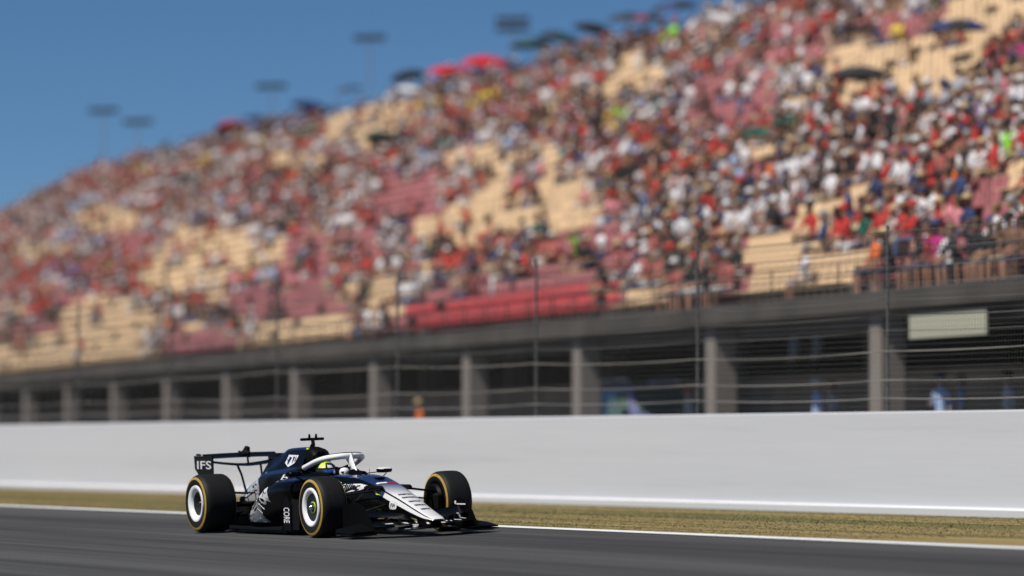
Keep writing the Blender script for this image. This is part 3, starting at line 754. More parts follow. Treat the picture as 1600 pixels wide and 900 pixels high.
for a in [(700, 29, 1.15, UR, UR, 'left of two big red umbrellas on the grandstand top row'), (758, 29, 1.25, UR, UR, 'right of two big red umbrellas on the grandstand top row'),
          (362, 29, 1.1, UR, UR, 'single red umbrella at the top left of the grandstand'), (400, 29, 1.0, UN, UB, 'navy umbrella just right of the single red one'),
          (485, 29, 1.3, UN, UN, 'large navy umbrella on the top row, alone against the sky'), (640, 30, 1.0, UB, UB, 'black umbrella just left of the two red ones'),
          (638, 27, .8, UW, UW, 'white umbrella below the black one on the upper rows'), (548, 30, .8, UN, UB, 'small dark umbrella midway between navy and black ones'),
          (832, 30, 1.1, UG, UB, 'dark green umbrella right of the two red ones'), (872, 30, 1.1, UB, UG, 'black and green umbrella on the top row'),
          (925, 30, 1.0, UB, UB, 'black umbrella on the top row, third right of the red pair'), (985, 30, 1.1, UB, UB, 'black umbrella on the top row, near the right end of the skyline'),
          (1012, 29, .9, pmat('umbrella_maroon', (.16, .015, .03), .6), UB, 'maroon and black umbrella near the right end of the skyline'), (1058, 30, 1.1, UN, UB, 'navy and black umbrella where the skyline leaves the picture'),
          (285, 21, 1.1, UB, UB, 'black umbrella amid the crowd at the left of the stand'), (600, 20, 1.1, UB, UG, 'dark umbrella amid the crowd left of centre'),
          (1345, 14, 1.0, UB, UB, 'black umbrella amid the crowd under the large tan patch'), (1500, 17, .9, UB, UN, 'black umbrella amid the crowd at the upper right')]:
    umbrella(*a)

# ------------------------------------------------------------------ floodlight masts behind the stand
def mast(px, py, Fd, bars, wd, label):
    R = (px - 800) / FPX * Fd; P = FR(Fd, R); z = CH + (697 - py) / FPX * Fd
    r = empty('floodlight_mast', (P.x, P.y, .7), math.atan2(ax.y, ax.x) + R_(60)); tag(r, label, 'floodlight', 'floodlight masts behind the grandstand')
    z -= .7
    b = MB(); b.lathe([(.10, 0), (.06, z)], (0, 0, 0), 12, 0, 'z'); b.build('pole', M['galv'], r)
    for i in range(bars):
        b = MB(); zz = z - .62 * i; b.box(-wd / 2, wd / 2, -.12, .12, zz - .05, zz + .05, b=.02)
        h = b.build('crossbar', M['darksteel'], r)
        for j in range(5):
            x = (j - 2) * wd / 5; b = MB(); b.box(x - wd / 12, x + wd / 12, -.22, .16, zz - .22, zz + .16, b=.03)
            b.build('lamp', [M['darksteel']], r)
mast(160, 171, 330, 1, 2.5, 'leftmost floodlight mast, taller of the left pair'); mast(214, 189, 335, 1, 2.5, 'second floodlight mast from the left, lower of the left pair')
mast(423, 133, 320, 1, 2.5, 'third floodlight mast from the left above the navy umbrella'); mast(577, 57, 300, 1, 2.4, 'fourth floodlight mast from the left, standing high in the sky')
mast(801, 28, 285, 2, 2.4, 'rightmost floodlight mast with two stacked lamp bars')

# ------------------------------------------------------------------ parked van behind the fence
def van():
    L_, W_, H_ = 4.7, .92, 1.80
    P = swd(x_of_px(915), 1.55, 0)
    r = empty('parked_van', (P.x, P.y, .70), SRZ); r.scale = (1.06, .95, 1.06); tag(r, 'dark navy people carrier parked in shade under the grandstand deck', 'van')
    # side profile stations (x front=+)
    st = [(-2.30, .45, .95, .80), (-2.25, .30, 1.35, .86), (-2.0, .22, 1.72, .88), (-1.4, .2, 1.79, .9), (0, .2, 1.80, .92), (.75, .2, 1.74, .92), (1.15, .2, 1.52, .92), (1.6, .2, 1.12, .92), (2.0, .22, 1.0, .90), (2.3, .28, .85, .82), (2.38, .35, .65, .7)]
    b = MB(); rings = []
    for x, z0, z1, w in [(x, *lerp_tab([(s[0], s[1:]) for s in st], x)) for x in np.linspace(-2.30, 2.38, 40)]:
        belt = min(1.0, z1 - .03); tw = w - .16 * max(0, (z1 - 1.0) / .8)
        rings.append([(x, 0, z1), (x, tw * .7, z1 - .005), (x, tw * .93, z1 - .04), (x, tw, z1 - .1 * min(1, max(z1 - belt, .05) * 2)), (x, w, belt), (x, w, .55 if z0 < .5 else z0 + .1), (x, w * .96, z0 + .04), (x, w * .85, z0),
                      (x, -w * .85, z0), (x, -w * .96, z0 + .04), (x, -w, .55 if z0 < .5 else z0 + .1), (x, -w, belt), (x, -tw, z1 - .1 * min(1, max(z1 - belt, .05) * 2)), (x, -tw * .93, z1 - .04), (x, -tw * .7, z1 - .005)])
    b.loft(rings, True); body = b.build('body', pmat('navy_car_paint', (.20, .20, .40), .3, coat=.6), r, 35)
    G = pmat('green_tinted_glass', (.10, .17, .15), .06, spec=.8)
    for x0, x1, x2, x3 in ((-1.95, -.95, -.95, -1.85), (-.88, .05, .05, -.88), (.12, 1.25, .80, .12)):
        for s in (-1, 1):
            b = MB(); b.add([(x0, s * .925, 1.05), (x1, s * .925, 1.05), (x2, s * .80, 1.60), (x3, s * .80, 1.60), (x0, s * .905, 1.05), (x1, s * .905, 1.05), (x2, s * .78, 1.60), (x3, s * .78, 1.60)],
                           [(0, 1, 2, 3), (7, 6, 5, 4), (0, 4, 5, 1), (1, 5, 6, 2), (2, 6, 7, 3), (3, 7, 4, 0)])
            b.build('side_window', G, r, 0)
    b = MB(); b.add([(1.62, -.8, 1.13), (1.62, .8, 1.13), (.82, .7, 1.74), (.82, -.7, 1.74), (1.64, -.8, 1.15), (1.64, .8, 1.15), (.84, .7, 1.76), (.84, -.7, 1.76)],
                    [(3, 2, 1, 0), (4, 5, 6, 7), (0, 1, 5, 4), (1, 2, 6, 5), (2, 3, 7, 6), (3, 0, 4, 7)]); b.build('windscreen', G, r, 0)
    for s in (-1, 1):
        b = MB(); b.tube([(-1.7, s * .70, 1.84), (-1.5, s * .70, 1.87), (.4, s * .70, 1.87), (.6, s * .70, 1.82)], .028, 6); b.build('roof_highlight_rail', M['whitematt'], r)  # white rails added to stand in for a bright highlight along the roof
        b = MB(); b.box(2.2, 2.37, s * .5, s * .78, .68, .82, b=.03); b.build('headlight', M['whitematt'], r)
        b = MB(); b.box(-2.33, -2.2, s * .62, s * .82, .85, 1.25, b=.02); b.build('tail_light', M['red'], r)
        b = MB(); b.box(1.15, 1.28, s * .93, s * 1.1, 1.05, 1.2, b=.03); b.build('door_mirror', M['black'], r)
        for x in (-1.45, 1.45):
            b = MB(); b.lathe([(.2, s * .76), (.31, s * .76), (.33, s * .8), (.33, s * .92), (.31, s * .95), (.2, s * .95)], (x, 0, .33), 28); wv = b.build('wheel', M['rubber'], r)
            b = MB(); b.lathe([(.05, s * .955), (.2, s * .95), (.2, s * .9), (.05, s * .9)], (x, 0, .33), 20); b.build('rim', M['galv'], wv)
van()

# ================================================================== the racing car
YAW = R_(2.6)
hd_, sd_ = math.cos(YAW), math.sin(YAW)
car = empty('racing_car', (-45.17 - sd_ * .95, 18.47 + hd_ * .95, .95 * math.sin(R_(2.2)) + .004), YAW)
car.rotation_euler = (R_(2.2), 0, YAW)
tag(car, 'black, navy and white open-wheel racing car speeding along the track', 'racing car')
def CP_(name, b, mats, parent=None, smooth=35): return b.build(name, mats, parent or car, smooth)

# ---- chassis and nose: explicit half profile stations
#  x : (zc, wi, zi, wt, zt, gap, stripe_h, wm, zm, wb, zb)
CS = [(-2.05, (.45, .20, .45, .285, .755, .021, .05, .30, .40, .26, .10)), (-1.95, (.45, .20, .45, .285, .752, .021, .05, .30, .40, .27, .09)),
      (-1.2, (.42, .20, .42, .272, .738, .021, .06, .29, .45, .26, .10)), (-.99, (.45, .19, .45, .262, .732, .021, .06, .28, .47, .25, .13)),
      (-.93, (.735, .16, .732, .255, .725, .021, .06, .275, .48, .25, .15)), (-.6, (.735, .13, .732, .225, .715, .021, .065, .25, .48, .22, .20)),
      (-.36, (.722, .12, .718, .20, .700, .021, .065, .225, .47, .20, .25)), (-.1, (.675, .11, .672, .178, .655, .021, .058, .205, .45, .175, .295)),
      (.12, (.622, .10, .619, .162, .605, .021, .060, .19, .42, .155, .305)), (.45, (.530, .08, .527, .140, .515, .020, .066, .165, .37, .13, .285)),
      (.68, (.460, .075, .457, .124, .446, .018, .062, .145, .33, .115, .265)), (1.0, (.358, .065, .355, .105, .345, .016, .045, .120, .27, .10, .225)),
      (1.22, (.292, .06, .289, .095, .281, .012, .028, .105, .225, .09, .20)), (1.34, (.258, .055, .255, .085, .248, .005, .014, .09, .215, .075, .195)), (1.375, (.235, .04, .233, .06, .23, .004, .006, .06, .215, .05, .205))]
def crng(x):
    zc, wi, zi, wt, zt, gap, sh, wm, zm, wb, zb = lerp_tab(CS, x)
    ws = wt + .010 + (wm - wt) * .3
    h = [(0, zc), (wi, zi), (wt - .012, zt + .002 if zc > zt - .05 else zt), (wt, zt - .004), (wt + .004, zt - .004 - gap), (ws, zt - gap - sh), (wm, zm), (wm * .98, (zm + zb) / 2), (wb, zb + .03), (wb * .8, zb), (0, zb)]
    return [(x, y, z) for y, z in h] + [(x, -y, z) for y, z in h[-2:0:-1]]
xs = list(np.linspace(-2.05, -1.0, 12)) + list(np.linspace(-.985, -.9, 8)) + list(np.linspace(-.85, 1.375, 60))
def cmatf(i, j):
    x = (xs[i] + xs[i + 1]) / 2
    jj = j if j < 10 else 19 - j
    if jj in (0, 1): return 1 if x > -.99 else 2
    if jj == 2: return 1 if x > -.99 else 0
    if jj == 4: return 3 if x > .0 else 0
    return 0
b = MB(); b.loft([crng(x) for x in xs], True, mats=cmatf)
chassis = CP_('monocoque', b, [M['black'], M['nose_top'], M['carbon_soft'], M['white']], smooth=50)

# ---- engine cover with airbox, shoulders and tail
# x : (ztop, wtop, zs1, ws1, zs2, ws2, zb, wb)
EC = [(-4.02, (.52, .03, .47, .045, .42, .05, .34, .04)), (-3.8, (.60, .04, .54, .08, .46, .10, .30, .09)), (-3.55, (.705, .035, .62, .10, .52, .17, .26, .15)), (-3.28, (.88, .022, .66, .14, .58, .25, .22, .22)), (-3.05, (.945, .022, .72, .19, .645, .31, .2, .28)),
      (-2.84, (.990, .025, .76, .22, .69, .345, .18, .33)), (-2.65, (1.042, .045, .78, .225, .715, .375, .16, .36)), (-2.4, (1.055, .075, .80, .215, .735, .40, .14, .38)),
      (-2.1, (1.062, .095, .82, .205, .75, .40, .12, .40)), (-1.92, (1.056, .105, .83, .20, .757, .37, .12, .38))]
def erng(x):
    zt, wt, z1, w1, z2, w2, zb, wb = lerp_tab(EC, x)
    h = [(0, zt), (wt * .6, zt - .006), (wt, zt - .03), (wt + (w1 - wt) * .30, zt - (zt - z1) * .45), (w1 * .92, z1 + (zt - z1) * .10), (w1, z1), (w1 + (w2 - w1) * .6, z1 - (z1 - z2) * .35), (w2, z2), (w2 + .008, z2 - .05), ((w2 + wb) / 2, (z2 + zb) / 2), (wb, zb), (0, zb)]
    return [(x, y, z) for y, z in h] + [(x, -y, z) for y, z in h[-2:0:-1]]
xe = list(np.linspace(-4.02, -1.92, 44))
def emat(i, j):
    x = (xe[i] + xe[i + 1]) / 2; jj = j if j < 11 else 21 - j
    if x < -2.95: return 2 if jj in (4, 5, 6, 7, 8) else 0
    if jj in (0, 1) and x > -2.9: return 1
    if jj in (5, 6): return 1
    return 0
b = MB(); b.loft([erng(x) for x in xe], True, mats=emat)
ecover = CP_('engine_cover', b, [M['black'], M['navy'], M['tail_fade']], smooth=45)
# airbox / roll hoop front
b = MB(); rings = []
for x, zt, w, zb in ((-2.0, 1.062, .135, .78), (-1.92, 1.068, .14, .76), (-1.80, 1.05, .135, .75), (-1.75, 1.0, .12, .75)):
    rings.append([(x, w * math.cos(a) if abs(math.cos(a)) > .01 else 0, (zt + zb) / 2 + (zt - zb) / 2 * math.copysign(abs(math.sin(a)) ** .6, math.sin(a))) for a in (2 * math.pi * k / 20 for k in range(20))])
b.loft(rings, True); ab = CP_('airbox', b, M['carbon'])
b = MB(); b.lathe([(.085, 0), (.085, .02), (.07, .022), (.065, .004)], (-1.768, 0, .95), 20, 0, 'x'); CP_('air_intake', b, M['hub'], ab)
b = MB(); b.box(-1.79, -1.71, -.03, .03, .975, 1.02, b=.012); CP_('camera_lens', b, M['carbon'], ab)
b = MB(); b.box(-1.92, -1.87, -.128, -.100, 1.03, 1.055, b=.006); CP_('sensor', b, M['lime'], ab)
# T camera
b = MB(); b.tube([(-2.02, 0, 1.05), (-1.98, 0, 1.10), (-2.0, 0, 1.16)], [.05, .04, .035], 10, .5, (0, 1, 0)); tc_ = CP_('camera_mount', b, M['carbon'])
b = MB(); b.tube([(-2.01, -.155, 1.158), (-2.01, -.15, 1.158), (-2.01, .15, 1.158), (-2.01, .155, 1.158)], [.012, .028, .028, .012], 12, .62); CP_('camera_pod', b, M['carbon'], tc_)
for y in (-.035, .055):
    b = MB(); b.plate([(-2.04, 1.17), (-1.99, 1.17), (-2.0, 1.215), (-2.02, 1.222)], 'y', y - .008, y + .008); CP_('fin', b, M['carbon'], tc_)

# ---- sidepods (one each side)
# x: (w_in, zt_in, w_out, zt_out, zu, wu, zb, wb)
SPX = [(-2.95, (.20, .36, .40, .22, .19, .40, .10, .36)), (-2.75, (.22, .50, .55, .235, .19, .56, .10, .50)), (-2.5, (.25, .60, .62, .33, .24, .64, .10, .55)), (-2.2, (.30, .67, .66, .48, .36, .68, .10, .55)), (-1.9, (.32, .71, .68, .60, .46, .705, .11, .50)),
       (-1.6, (.32, .72, .69, .65, .50, .72, .13, .46)), (-1.35, (.30, .71, .68, .66, .52, .71, .16, .44)), (-1.22, (.28, .70, .65, .655, .54, .68, .22, .42))]
def srng(x, s):
    a = lerp_tab(SPX, x); wi, zi, wo, zo, zu, wu, zb, wb = a
    h = [(wi, zi), ((wi + wo) * .5, zi * .55 + zo * .45 + .012), (wo - .05, zo + .012), (wo, zo - .01), (wu, zo * .55 + zu * .45), (wu - .005, zu), ((wu + wb) * .5, (zu + zb) * .48), (wb, zb), (wi, zb)]
    return [(x, s * y, z) for y, z in h]
xsd = list(np.linspace(-2.95, -1.22, 32)); pods = {}
for s in (-1, 1):
    b = MB(); b.loft([srng(x, s) for x in xsd], True, mats=lambda i, j: 1 if j in (0, 1) and xsd[i] < -1.3 else 0)
    pods[s] = CP_('sidepod', b, [M['black'], M['navy']], smooth=40)
    b = MB(); b.add([(-1.212, s * .33, .56), (-1.212, s * .64, .555), (-1.212, s * .62, .645), (-1.212, s * .34, .68), (-1.225, s * .33, .56), (-1.225, s * .64, .555), (-1.225, s * .62, .645), (-1.225, s * .34, .68)],
                    [(0, 1, 2, 3), (7, 6, 5, 4), (0, 4, 5, 1), (1, 5, 6, 2), (2, 6, 7, 3), (3, 7, 4, 0)]); CP_('radiator_inlet', b, M['hub'], pods[s], 0)
# ---- floor, boards, diffuser
b = MB(); b.plate([(-.90, -.30), (-.90, .30), (-1.05, .62), (-1.3, .72), (-2.6, .74), (-3.0, .66), (-3.05, .50), (-3.7, .50), (-3.7, -.50), (-3.05, -.50), (-3.0, -.66), (-2.6, -.74), (-1.3, -.72), (-1.05, -.62)], 'z', .055, .085)
CP_('floor', b, M['carbon'], smooth=0)
for s in (-1, 1):
    b = MB(); b.plate([(-2.9, .09), (-1.35, .09), (-1.30, .14), (-2.0, .115), (-2.9, .13)], 'y', s * .735, s * .75); CP_('floor_edge', b, M['carbon_soft'], smooth=0)
    b = MB(); b.plate([(-1.10, .10), (-.90, .10), (-.87, .20), (-.88, .46), (-1.09, .47), (-1.12, .30)], 'y', s * .715, s * .728); bb = CP_('floor_board', b, M['carbon_soft'], smooth=0)
    b = MB(); b.plate([(-1.30, .09), (-1.08, .09), (-1.08, .40), (-1.20, .50), (-1.28, .42)], 'y', s * .735, s * .745); CP_('deflector', b, M['carbon'], bb, 0)
    for q in range(3):
        b = MB(); b.plate([(-1.25 + q * .12, .10), (-1.05 + q * .12, .10), (-1.0 + q * .12, .26 - q * .03), (-1.2 + q * .12, .28 - q * .03)], 'y', s * (.66 - q * .07), s * (.668 - q * .07)); CP_('floor_fence', b, M['carbon'], smooth=0)
    b = MB(); b.plate([(-3.9, .40), (-3.35, .07), (-3.2, .07), (-3.6, .42)], 'y', s * .50, s * .512); CP_('diffuser_side', b, M['carbon'], smooth=0)
b = MB(); b.add([(-3.4, -.5, .09), (-3.4, .5, .09), (-3.9, .5, .36), (-3.9, -.5, .36), (-3.4, -.5, .11), (-3.4, .5, .11), (-3.9, .5, .38), (-3.9, -.5, .38)], [(0, 3, 2, 1), (4, 5, 6, 7), (0, 1, 5, 4), (1, 2, 6, 5), (2, 3, 7, 6), (3, 0, 4, 7)])
CP_('diffuser', b, M['carbon'], smooth=0)
b = MB(); b.box(-4.08, -3.95, -.09, .09, .28, .44, b=.02); b.box(-4.1, -4.08, -.03, .03, .30, .40); CP_('rear_structure', b, M['carbon'])

# ---- wheels
def wheel(x, s, w, R, front):
    yo = s * .985 + .035; yi = yo - s * w
    # tyre profile from outer bead to inner bead; t is signed offset in y
    t0 = [(.235, -.012), (.26, -.002), (.30, .0), (.325, -.008), (.345, -.03), (R - .003, -.055), (R, -.09)]
    prof = [(r, yo + s * t) for r, t in t0] + [(R + .002, (yo + yi) / 2)] + [(r, yi - s * t) for r, t in reversed(t0)]
    prof += [(.225, yi + s * .02), (.225, yo - s * .02)]
    b = MB(); b.lathe(prof, (x, 0, R), 72, close=True, mi=0); wh = CP_('wheel', b, M['rubber'], smooth=50)
    for side, y, q in ((1, yo, s), (-1, yi, -s)):
        b = MB(); b.lathe([(.300, y + q * .0012), (.322, y - q * .0055), (.328, y - q * .0085), (.328, y - q * .016), (.300, y - q * .010)], (x, 0, R), 72, close=True)
        CP_('sidewall_band', b, M['gold'], wh, 60)
    if front:
        b = MB(); b.lathe([(.232, yo - s * .016), (.228, yo - s * .002), (.215, yo + s * .004), (.190, yo - s * .004), (.165, yo - s * .026), (.160, yo - s * .05), (.232, yo - s * .05)], (x, 0, R), 64, close=True)
        CP_('wheel_cover', b, M['white'], wh, 50)
        b = MB(); b.lathe([(.16, yo - s * .03), (.10, yo - s * .045), (.07, yo - s * .04), (.06, yo - s * .06), (.162, yo - s * .07)], (x, 0, R), 48, close=True); CP_('wheel_disc', b, M['hub'], wh)
    else:
        b = MB(); b.lathe([(.228, yo - s * .016), (.224, yo - s * .002), (.205, yo + s * .002), (.178, yo - s * .014), (.150, yo - s * .038), (.146, yo - s * .06), (.228, yo - s * .06)], (x, 0, R), 64, close=True)
        CP_('wheel_cover', b, M['white'], wh, 50)
        b = MB(); b.lathe([(.149, yo - s * .045), (.09, yo - s * .09), (.05, yo - s * .11), (.05, yo - s * .14), (.149, yo - s * .10)], (x, 0, R), 48, close=True); CP_('wheel_disc', b, M['hub'], wh)
    d = -.035 if front else -.10
    b = MB(); b.lathe([(.068, yo + s * (d - .01)), (.068, yo + s * (d + .002)), (.059, yo + s * (d + .002)), (.059, yo + s * (d - .01))], (x, 0, R), 28, close=True); CP_('nut_ring', b, M['lime'] if front else M['hub'], wh)
    b = MB(); b.lathe([(.060, yo + s * (d - .012)), (.058, yo + s * (d + .008)), (.035, yo + s * (d + .012)), (.03, yo + s * (d - .012))], (x, 0, R), 28, close=True); CP_('nut_body', b, M['green'] if front else M['hub'], wh)
    b = MB(); b.lathe([(.032, yo + s * (d - .02)), (.03, yo + s * (d + .03)), (.018, yo + s * (d + .045)), (.004, yo + s * (d + .045))], (x, 0, R), 20); CP_('wheel_nut', b, M['chrome'] if front else M['hub'], wh)
    # inner drum / brake duct
    b = MB(); b.lathe([(.215, yi + s * .10), (.215, yi - s * .005), (.19, yi - s * .035), (.10, yi - s * .04), (.03, yi - s * .03), (.03, yi + s * .10)], (x, 0, R), 40, close=True); CP_('brake_drum', b, M['carbon'], wh)
    if front:
        b = MB(); b.box(x + .10, x + .24, yi - s * .10, yi - s * .01, R - .10, R + .10, b=.02); CP_('brake_duct', b, M['carbon_soft'], wh)
    return wh
for s in (-1, 1):
    wheel(0, s, .335, .357, True); wheel(-3.4, s, .425, .360, False)

# ---- suspension
def arm(name, a, c, r=.02, fl=.38):
    b = MB(); a, c = Vector(a), Vector(c); m = (a + c) / 2
    b.tube([a, a.lerp(c, .1), m, a.lerp(c, .9), c], [r * .8, r, r, r, r * .8], 12, fl); CP_(name, b, M['carbon'])
for s in (-1, 1):
    arm('wishbone', (.28, s * .15, .575), (.02, s * .66, .51), .034); arm('wishbone', (-.38, s * .20, .60), (-.02, s * .66, .51), .032)
    arm('wishbone', (.33, s * .14, .40), (.03, s * .66, .23), .030); arm('wishbone', (-.42, s * .20, .30), (-.02, s * .66, .22), .030)
    arm('push_rod', (-.02, s * .19, .60), (.0, s * .63, .25), .022); arm('track_rod', (.13, s * .17, .47), (.10, s * .66, .42), .026)
    arm('wishbone', (-3.0, s * .20, .50), (-3.38, s * .60, .52), .028); arm('wishbone', (-3.75, s * .10, .48), (-3.42, s * .60, .52), .028)
    arm('wishbone', (-2.95, s * .25, .25), (-3.38, s * .60, .22), .028); arm('wishbone', (-3.8, s * .10, .28), (-3.42, s * .60, .22), .026)
    arm('push_rod', (-3.05, s * .22, .58), (-3.4, s * .60, .26), .02); arm('track_rod', (-3.6, s * .12, .36), (-3.55, s * .6, .36), .022); arm('drive_shaft', (-3.4, s * .1, .36), (-3.4, s * .6, .36), .03, 1)
# suspension fairings where the arms meet the nose
    b = MB(); b.box(.0 - .16, .30, s * .155, s * .215, .555, .615, b=.02); CP_('arm_fairing', b, M['carbon'])

# ---- aerofoil surfaces
def foil(chord, thick, n=9, camber=.06):
    up, lo = [], []
    for i in range(n + 1):
        u = (1 - math.cos(math.pi * i / n)) / 2
        t = thick * (1.48 * math.sqrt(u) - .63 * u - 1.76 * u * u + 1.42 * u ** 3 - .51 * u ** 4) * .5 * 1.0
        c = -4 * camber * u * (1 - u)
        up.append((-u * chord, (c + t) * chord)); lo.append((-u * chord, (c - t) * chord))
    return up + lo[-2:0:-1]
def wing(b, stations, mi=0):
    """stations: (y, xLE, zLE, chord, angle deg, thick, camber)  nose of foil forward, angle raises the trailing edge"""
    rings = []
    for y, x, z, c, a, t, cam_ in stations:
        ca, sa = math.cos(R_(a)), math.sin(R_(a)); rings.append([(x + px_ * ca + pz * sa * 0 , y, z + pz * ca - px_ * sa) for px_, pz in foil(c, t, camber=cam_)])
    b.loft(rings, True, mi)
def spanst(half, f, n=26): return [f(y) for y in np.linspace(-half, half, n)]
fwing = empty('front_wing', (0, 0, 0)); fwing.parent = car
b = MB(); wing(b, spanst(.90, lambda y: (y, 1.36 - .42 * (abs(y) / .9) ** 1.6, .085 + .03 * math.cos(y * 3.4) + (.015 if abs(y) > .6 else 0), .34 - .10 * abs(y), 5, .11, .05))); CP_('main_plane', b, M['black'], fwing)
for q, (dx, dz, ch, an) in enumerate(((-.20, .055, .24, 15), (-.36, .105, .22, 20))):
    for s in (-1, 1):
        b = MB(); st_ = []
        for t in np.linspace(0, 1, 16):
            y = s * (.11 + .55 * t); st_.append((y, 1.36 + dx - .30 * (abs(y) / .9) ** 1.5, .085 + dz + .04 * t * (q + .6), ch * (.62 + .45 * math.sin(.4 + t * 2)), an, .10, .07))
        wing(b, st_); o = CP_('flap', b, M['black'], fwing)
for s in (-1, 1):
    pts = [(.36, .07), (.34, .30), (.42, .385), (.55, .415), (.70, .40), (.82, .35), (.92, .27), (1.0, .18), (1.07, .10), (1.10, .06)]
    b = MB(); rings = []
    for x in np.linspace(.36, 1.10, 18):
        zt = lerp_tab(pts[1:], x); yy = s * (.665 + .05 * ((x - .9) / .5) ** 2 * (-1 if x > .9 else 1)); rings.append([(x, yy, .055), (x, yy + s * .012 * .5, zt * .5 + .03), (x, yy, zt), (x, yy + s * .012, zt), (x, yy + s * .014, zt * .5 + .03), (x, yy + s * .012, .055)])
    b.loft(rings); ep = CP_('endplate', b, M['carbon'], fwing)
    b = MB(); b.plate([(.50, s * .67), (1.10, s * .66), (1.12, s * .72), (1.05, s * .95), (.98, s * .965), (.55, s * .93)], 'z', .05, .064); CP_('footplate', b, M['carbon'], fwing, 0)
    b = MB(); wing(b, [(s * yv, .92 - .05 * k, .13 + .07 * k * .6, .33 - .02 * k, 12 + 4 * k, .09, .06) for k, yv in enumerate(np.linspace(.68, .93, 5))] if s > 0 else [(s * yv, .92 - .05 * k, .13 + .07 * k * .6, .33 - .02 * k, 12 + 4 * k, .09, .06) for k, yv in enumerate(np.linspace(.68, .93, 5))])
    # outboard winglet kept low
    CP_('winglet', b, M['carbon'], fwing) if False else None
    rings = [[(x, s * .68, .07), (x, s * .93, .075), (x, s * .93, .085 + h), (x, s * .80, .085 + h * 1.5), (x, s * .68, .09 + h * 1.9)] for x, h in ((.56, .03), (.7, .045), (.85, .035), (1.0, .014), (1.07, .003))]
    b = MB(); b.loft(rings); CP_('outer_vane', b, M['carbon'], fwing)
    b = MB(); b.plate([(1.02, .12), (1.26, .12), (1.22, .20), (1.02, .25)], 'y', s * .085, s * .10); CP_('pylon', b, M['carbon'], fwing, 0)
    for q in range(2):
        b = MB(); b.box(.95 - q * .09, 1.02 - q * .09, s * (.30 + q * .13), s * (.312 + q * .13), .14, .225 + q * .02, b=.003); CP_('slot_gap_bracket', b, M['carbon_soft'], fwing)
rw = empty('rear_wing', (0, 0, 0)); rw.parent = car
b = MB(); wing(b, spanst(.505, lambda y: (y, -3.88, .835 + .055 * min(1, abs(y) / .5) ** 1.5, .22, 6, .12, .08))); CP_('main_plane', b, M['black'], rw)
b = MB(); wing(b, spanst(.505, lambda y: (y, -4.04, .935 + .004 * math.cos(y * 4), .22, 14, .13, .08))); CP_('flap', b, M['black'], rw)
for s in (-1, 1):
    pts = [(-4.47, .965), (-3.90, .968), (-3.885, .90), (-3.89, .66), (-4.28, .64), (-4.36, .74), (-4.45, .80)]
    b = MB(); b.plate(pts, 'y', s * .505, s * .522); CP_('endplate', b, M['black'], rw, 0)
    b = MB(); b.plate([(-4.28, .64), (-3.89, .66), (-3.75, .30), (-4.05, .28)], 'y', s * .49, s * .504); CP_('endplate', b, M['carbon'], rw, 0)
    b = MB(); b.tube([(-3.93, s * .16 - .0, .835), (-3.86, s * .14, .72), (-3.80, s * .11, .50)], .022, 8, .5, (0, 1, 0)); CP_('pylon', b, M['carbon'], rw)
b = MB(); b.lathe([(.02, -.10), (.045, -.05), (.052, .0), (.04, .06), (.015, .11)], (-4.02, 0, .985), 14, 0, 'x'); b.plate([(-4.08, .95), (-3.92, .93), (-3.93, 1.06), (-4.0, 1.075), (-4.06, 1.03)], 'y', -.018, .018)
b.tube([(-3.95, 0, .84), (-3.98, 0, .98)], .014, 6); CP_('flap_actuator', b, M['carbon_soft'], rw)
b = MB(); b.plate([(-4.20, .965), (-4.12, .965), (-4.14, 1.005), (-4.22, 1.015)], 'y', -.02, .0); CP_('bracket', b, M['carbon_soft'], rw, 0)
b = MB(); b.plate([(-4.42, .968), (-4.25, .968), (-4.30, .992), (-4.38, .995)], 'y', -.52, -.505); CP_('bracket', b, M['carbon_soft'], rw, 0)

# ---- halo
hp = [(-1.58, -.312, .822), (-1.45, -.305, .855), (-1.3, -.285, .895), (-1.15, -.245, .928), (-1.03, -.17, .948), (-.965, -.08, .957), (-.95, 0, .959)]
path = hp + [(x, -y, z) for x, y, z in hp[-2::-1]]
def resamp(P, n):
    P = [Vector(p) for p in P]; L = [0]
    for i in range(1, len(P)): L.append(L[-1] + (P[i] - P[i - 1]).length)
    tab = [(L[i], tuple(P[i])) for i in range(len(P))]; return [Vector(lerp_tab(tab, L[-1] * k / (n - 1))) for k in range(n)]
b = MB(); b.tube(resamp(path, 50), [  .038 + .008 * math.sin(math.pi * k / 49) ** 2 for k in range(50)], 14, .85); halo = CP_('halo', b, M['white'])
for s in (-1, 1):
    b = MB(); b.tube(resamp([(-2.10, s * .285, .755), (-1.85, s * .31, .775), (-1.58, s * .312, .822)], 10), .038, 12, .85); CP_('halo_mount', b, M['black'], halo)
b = MB(); b.tube(resamp([(-.965, 0, .945), (-.90, 0, .87), (-.83, 0, .79), (-.76, 0, .715)], 10), [.075, .066, .058, .052, .048, .045, .043, .042, .042, .042], 14, .5, (0, 1, 0)); CP_('halo_pillar', b, M['white'], halo)
b = MB(); b.plate([(-.92, .70), (-.66, .70), (-.70, .745), (-.80, .80), (-.87, .79)], 'y', -.035, .035); CP_('pillar_base', b, M['carbon'], halo, 0)
b = MB(); b.tube([Vector(p) + Vector((.012, 0, .038)) for p in resamp(path, 50)[6:44]], .012, 6, .5); CP_('halo_winglet', b, M['carbon'], halo)
# cockpit rim, headrest
for s in (-1, 1):
    b = MB(); b.tube(resamp([(-1.02, s * .22, .74), (-1.3, s * .26, .748), (-1.7, s * .27, .765), (-1.95, s * .24, .79)], 14), .03, 10, .8); CP_('cockpit_rim', b, M['carbon'])
b = MB(); b.box(-1.98, -1.86, -.24, .24, .62, .86, b=.03); b.box(-1.9, -1.60, -.25, -.17, .60, .78, b=.02); b.box(-1.9, -1.60, .17, .25, .60, .78, b=.02); CP_('headrest', b, M['carbon'])
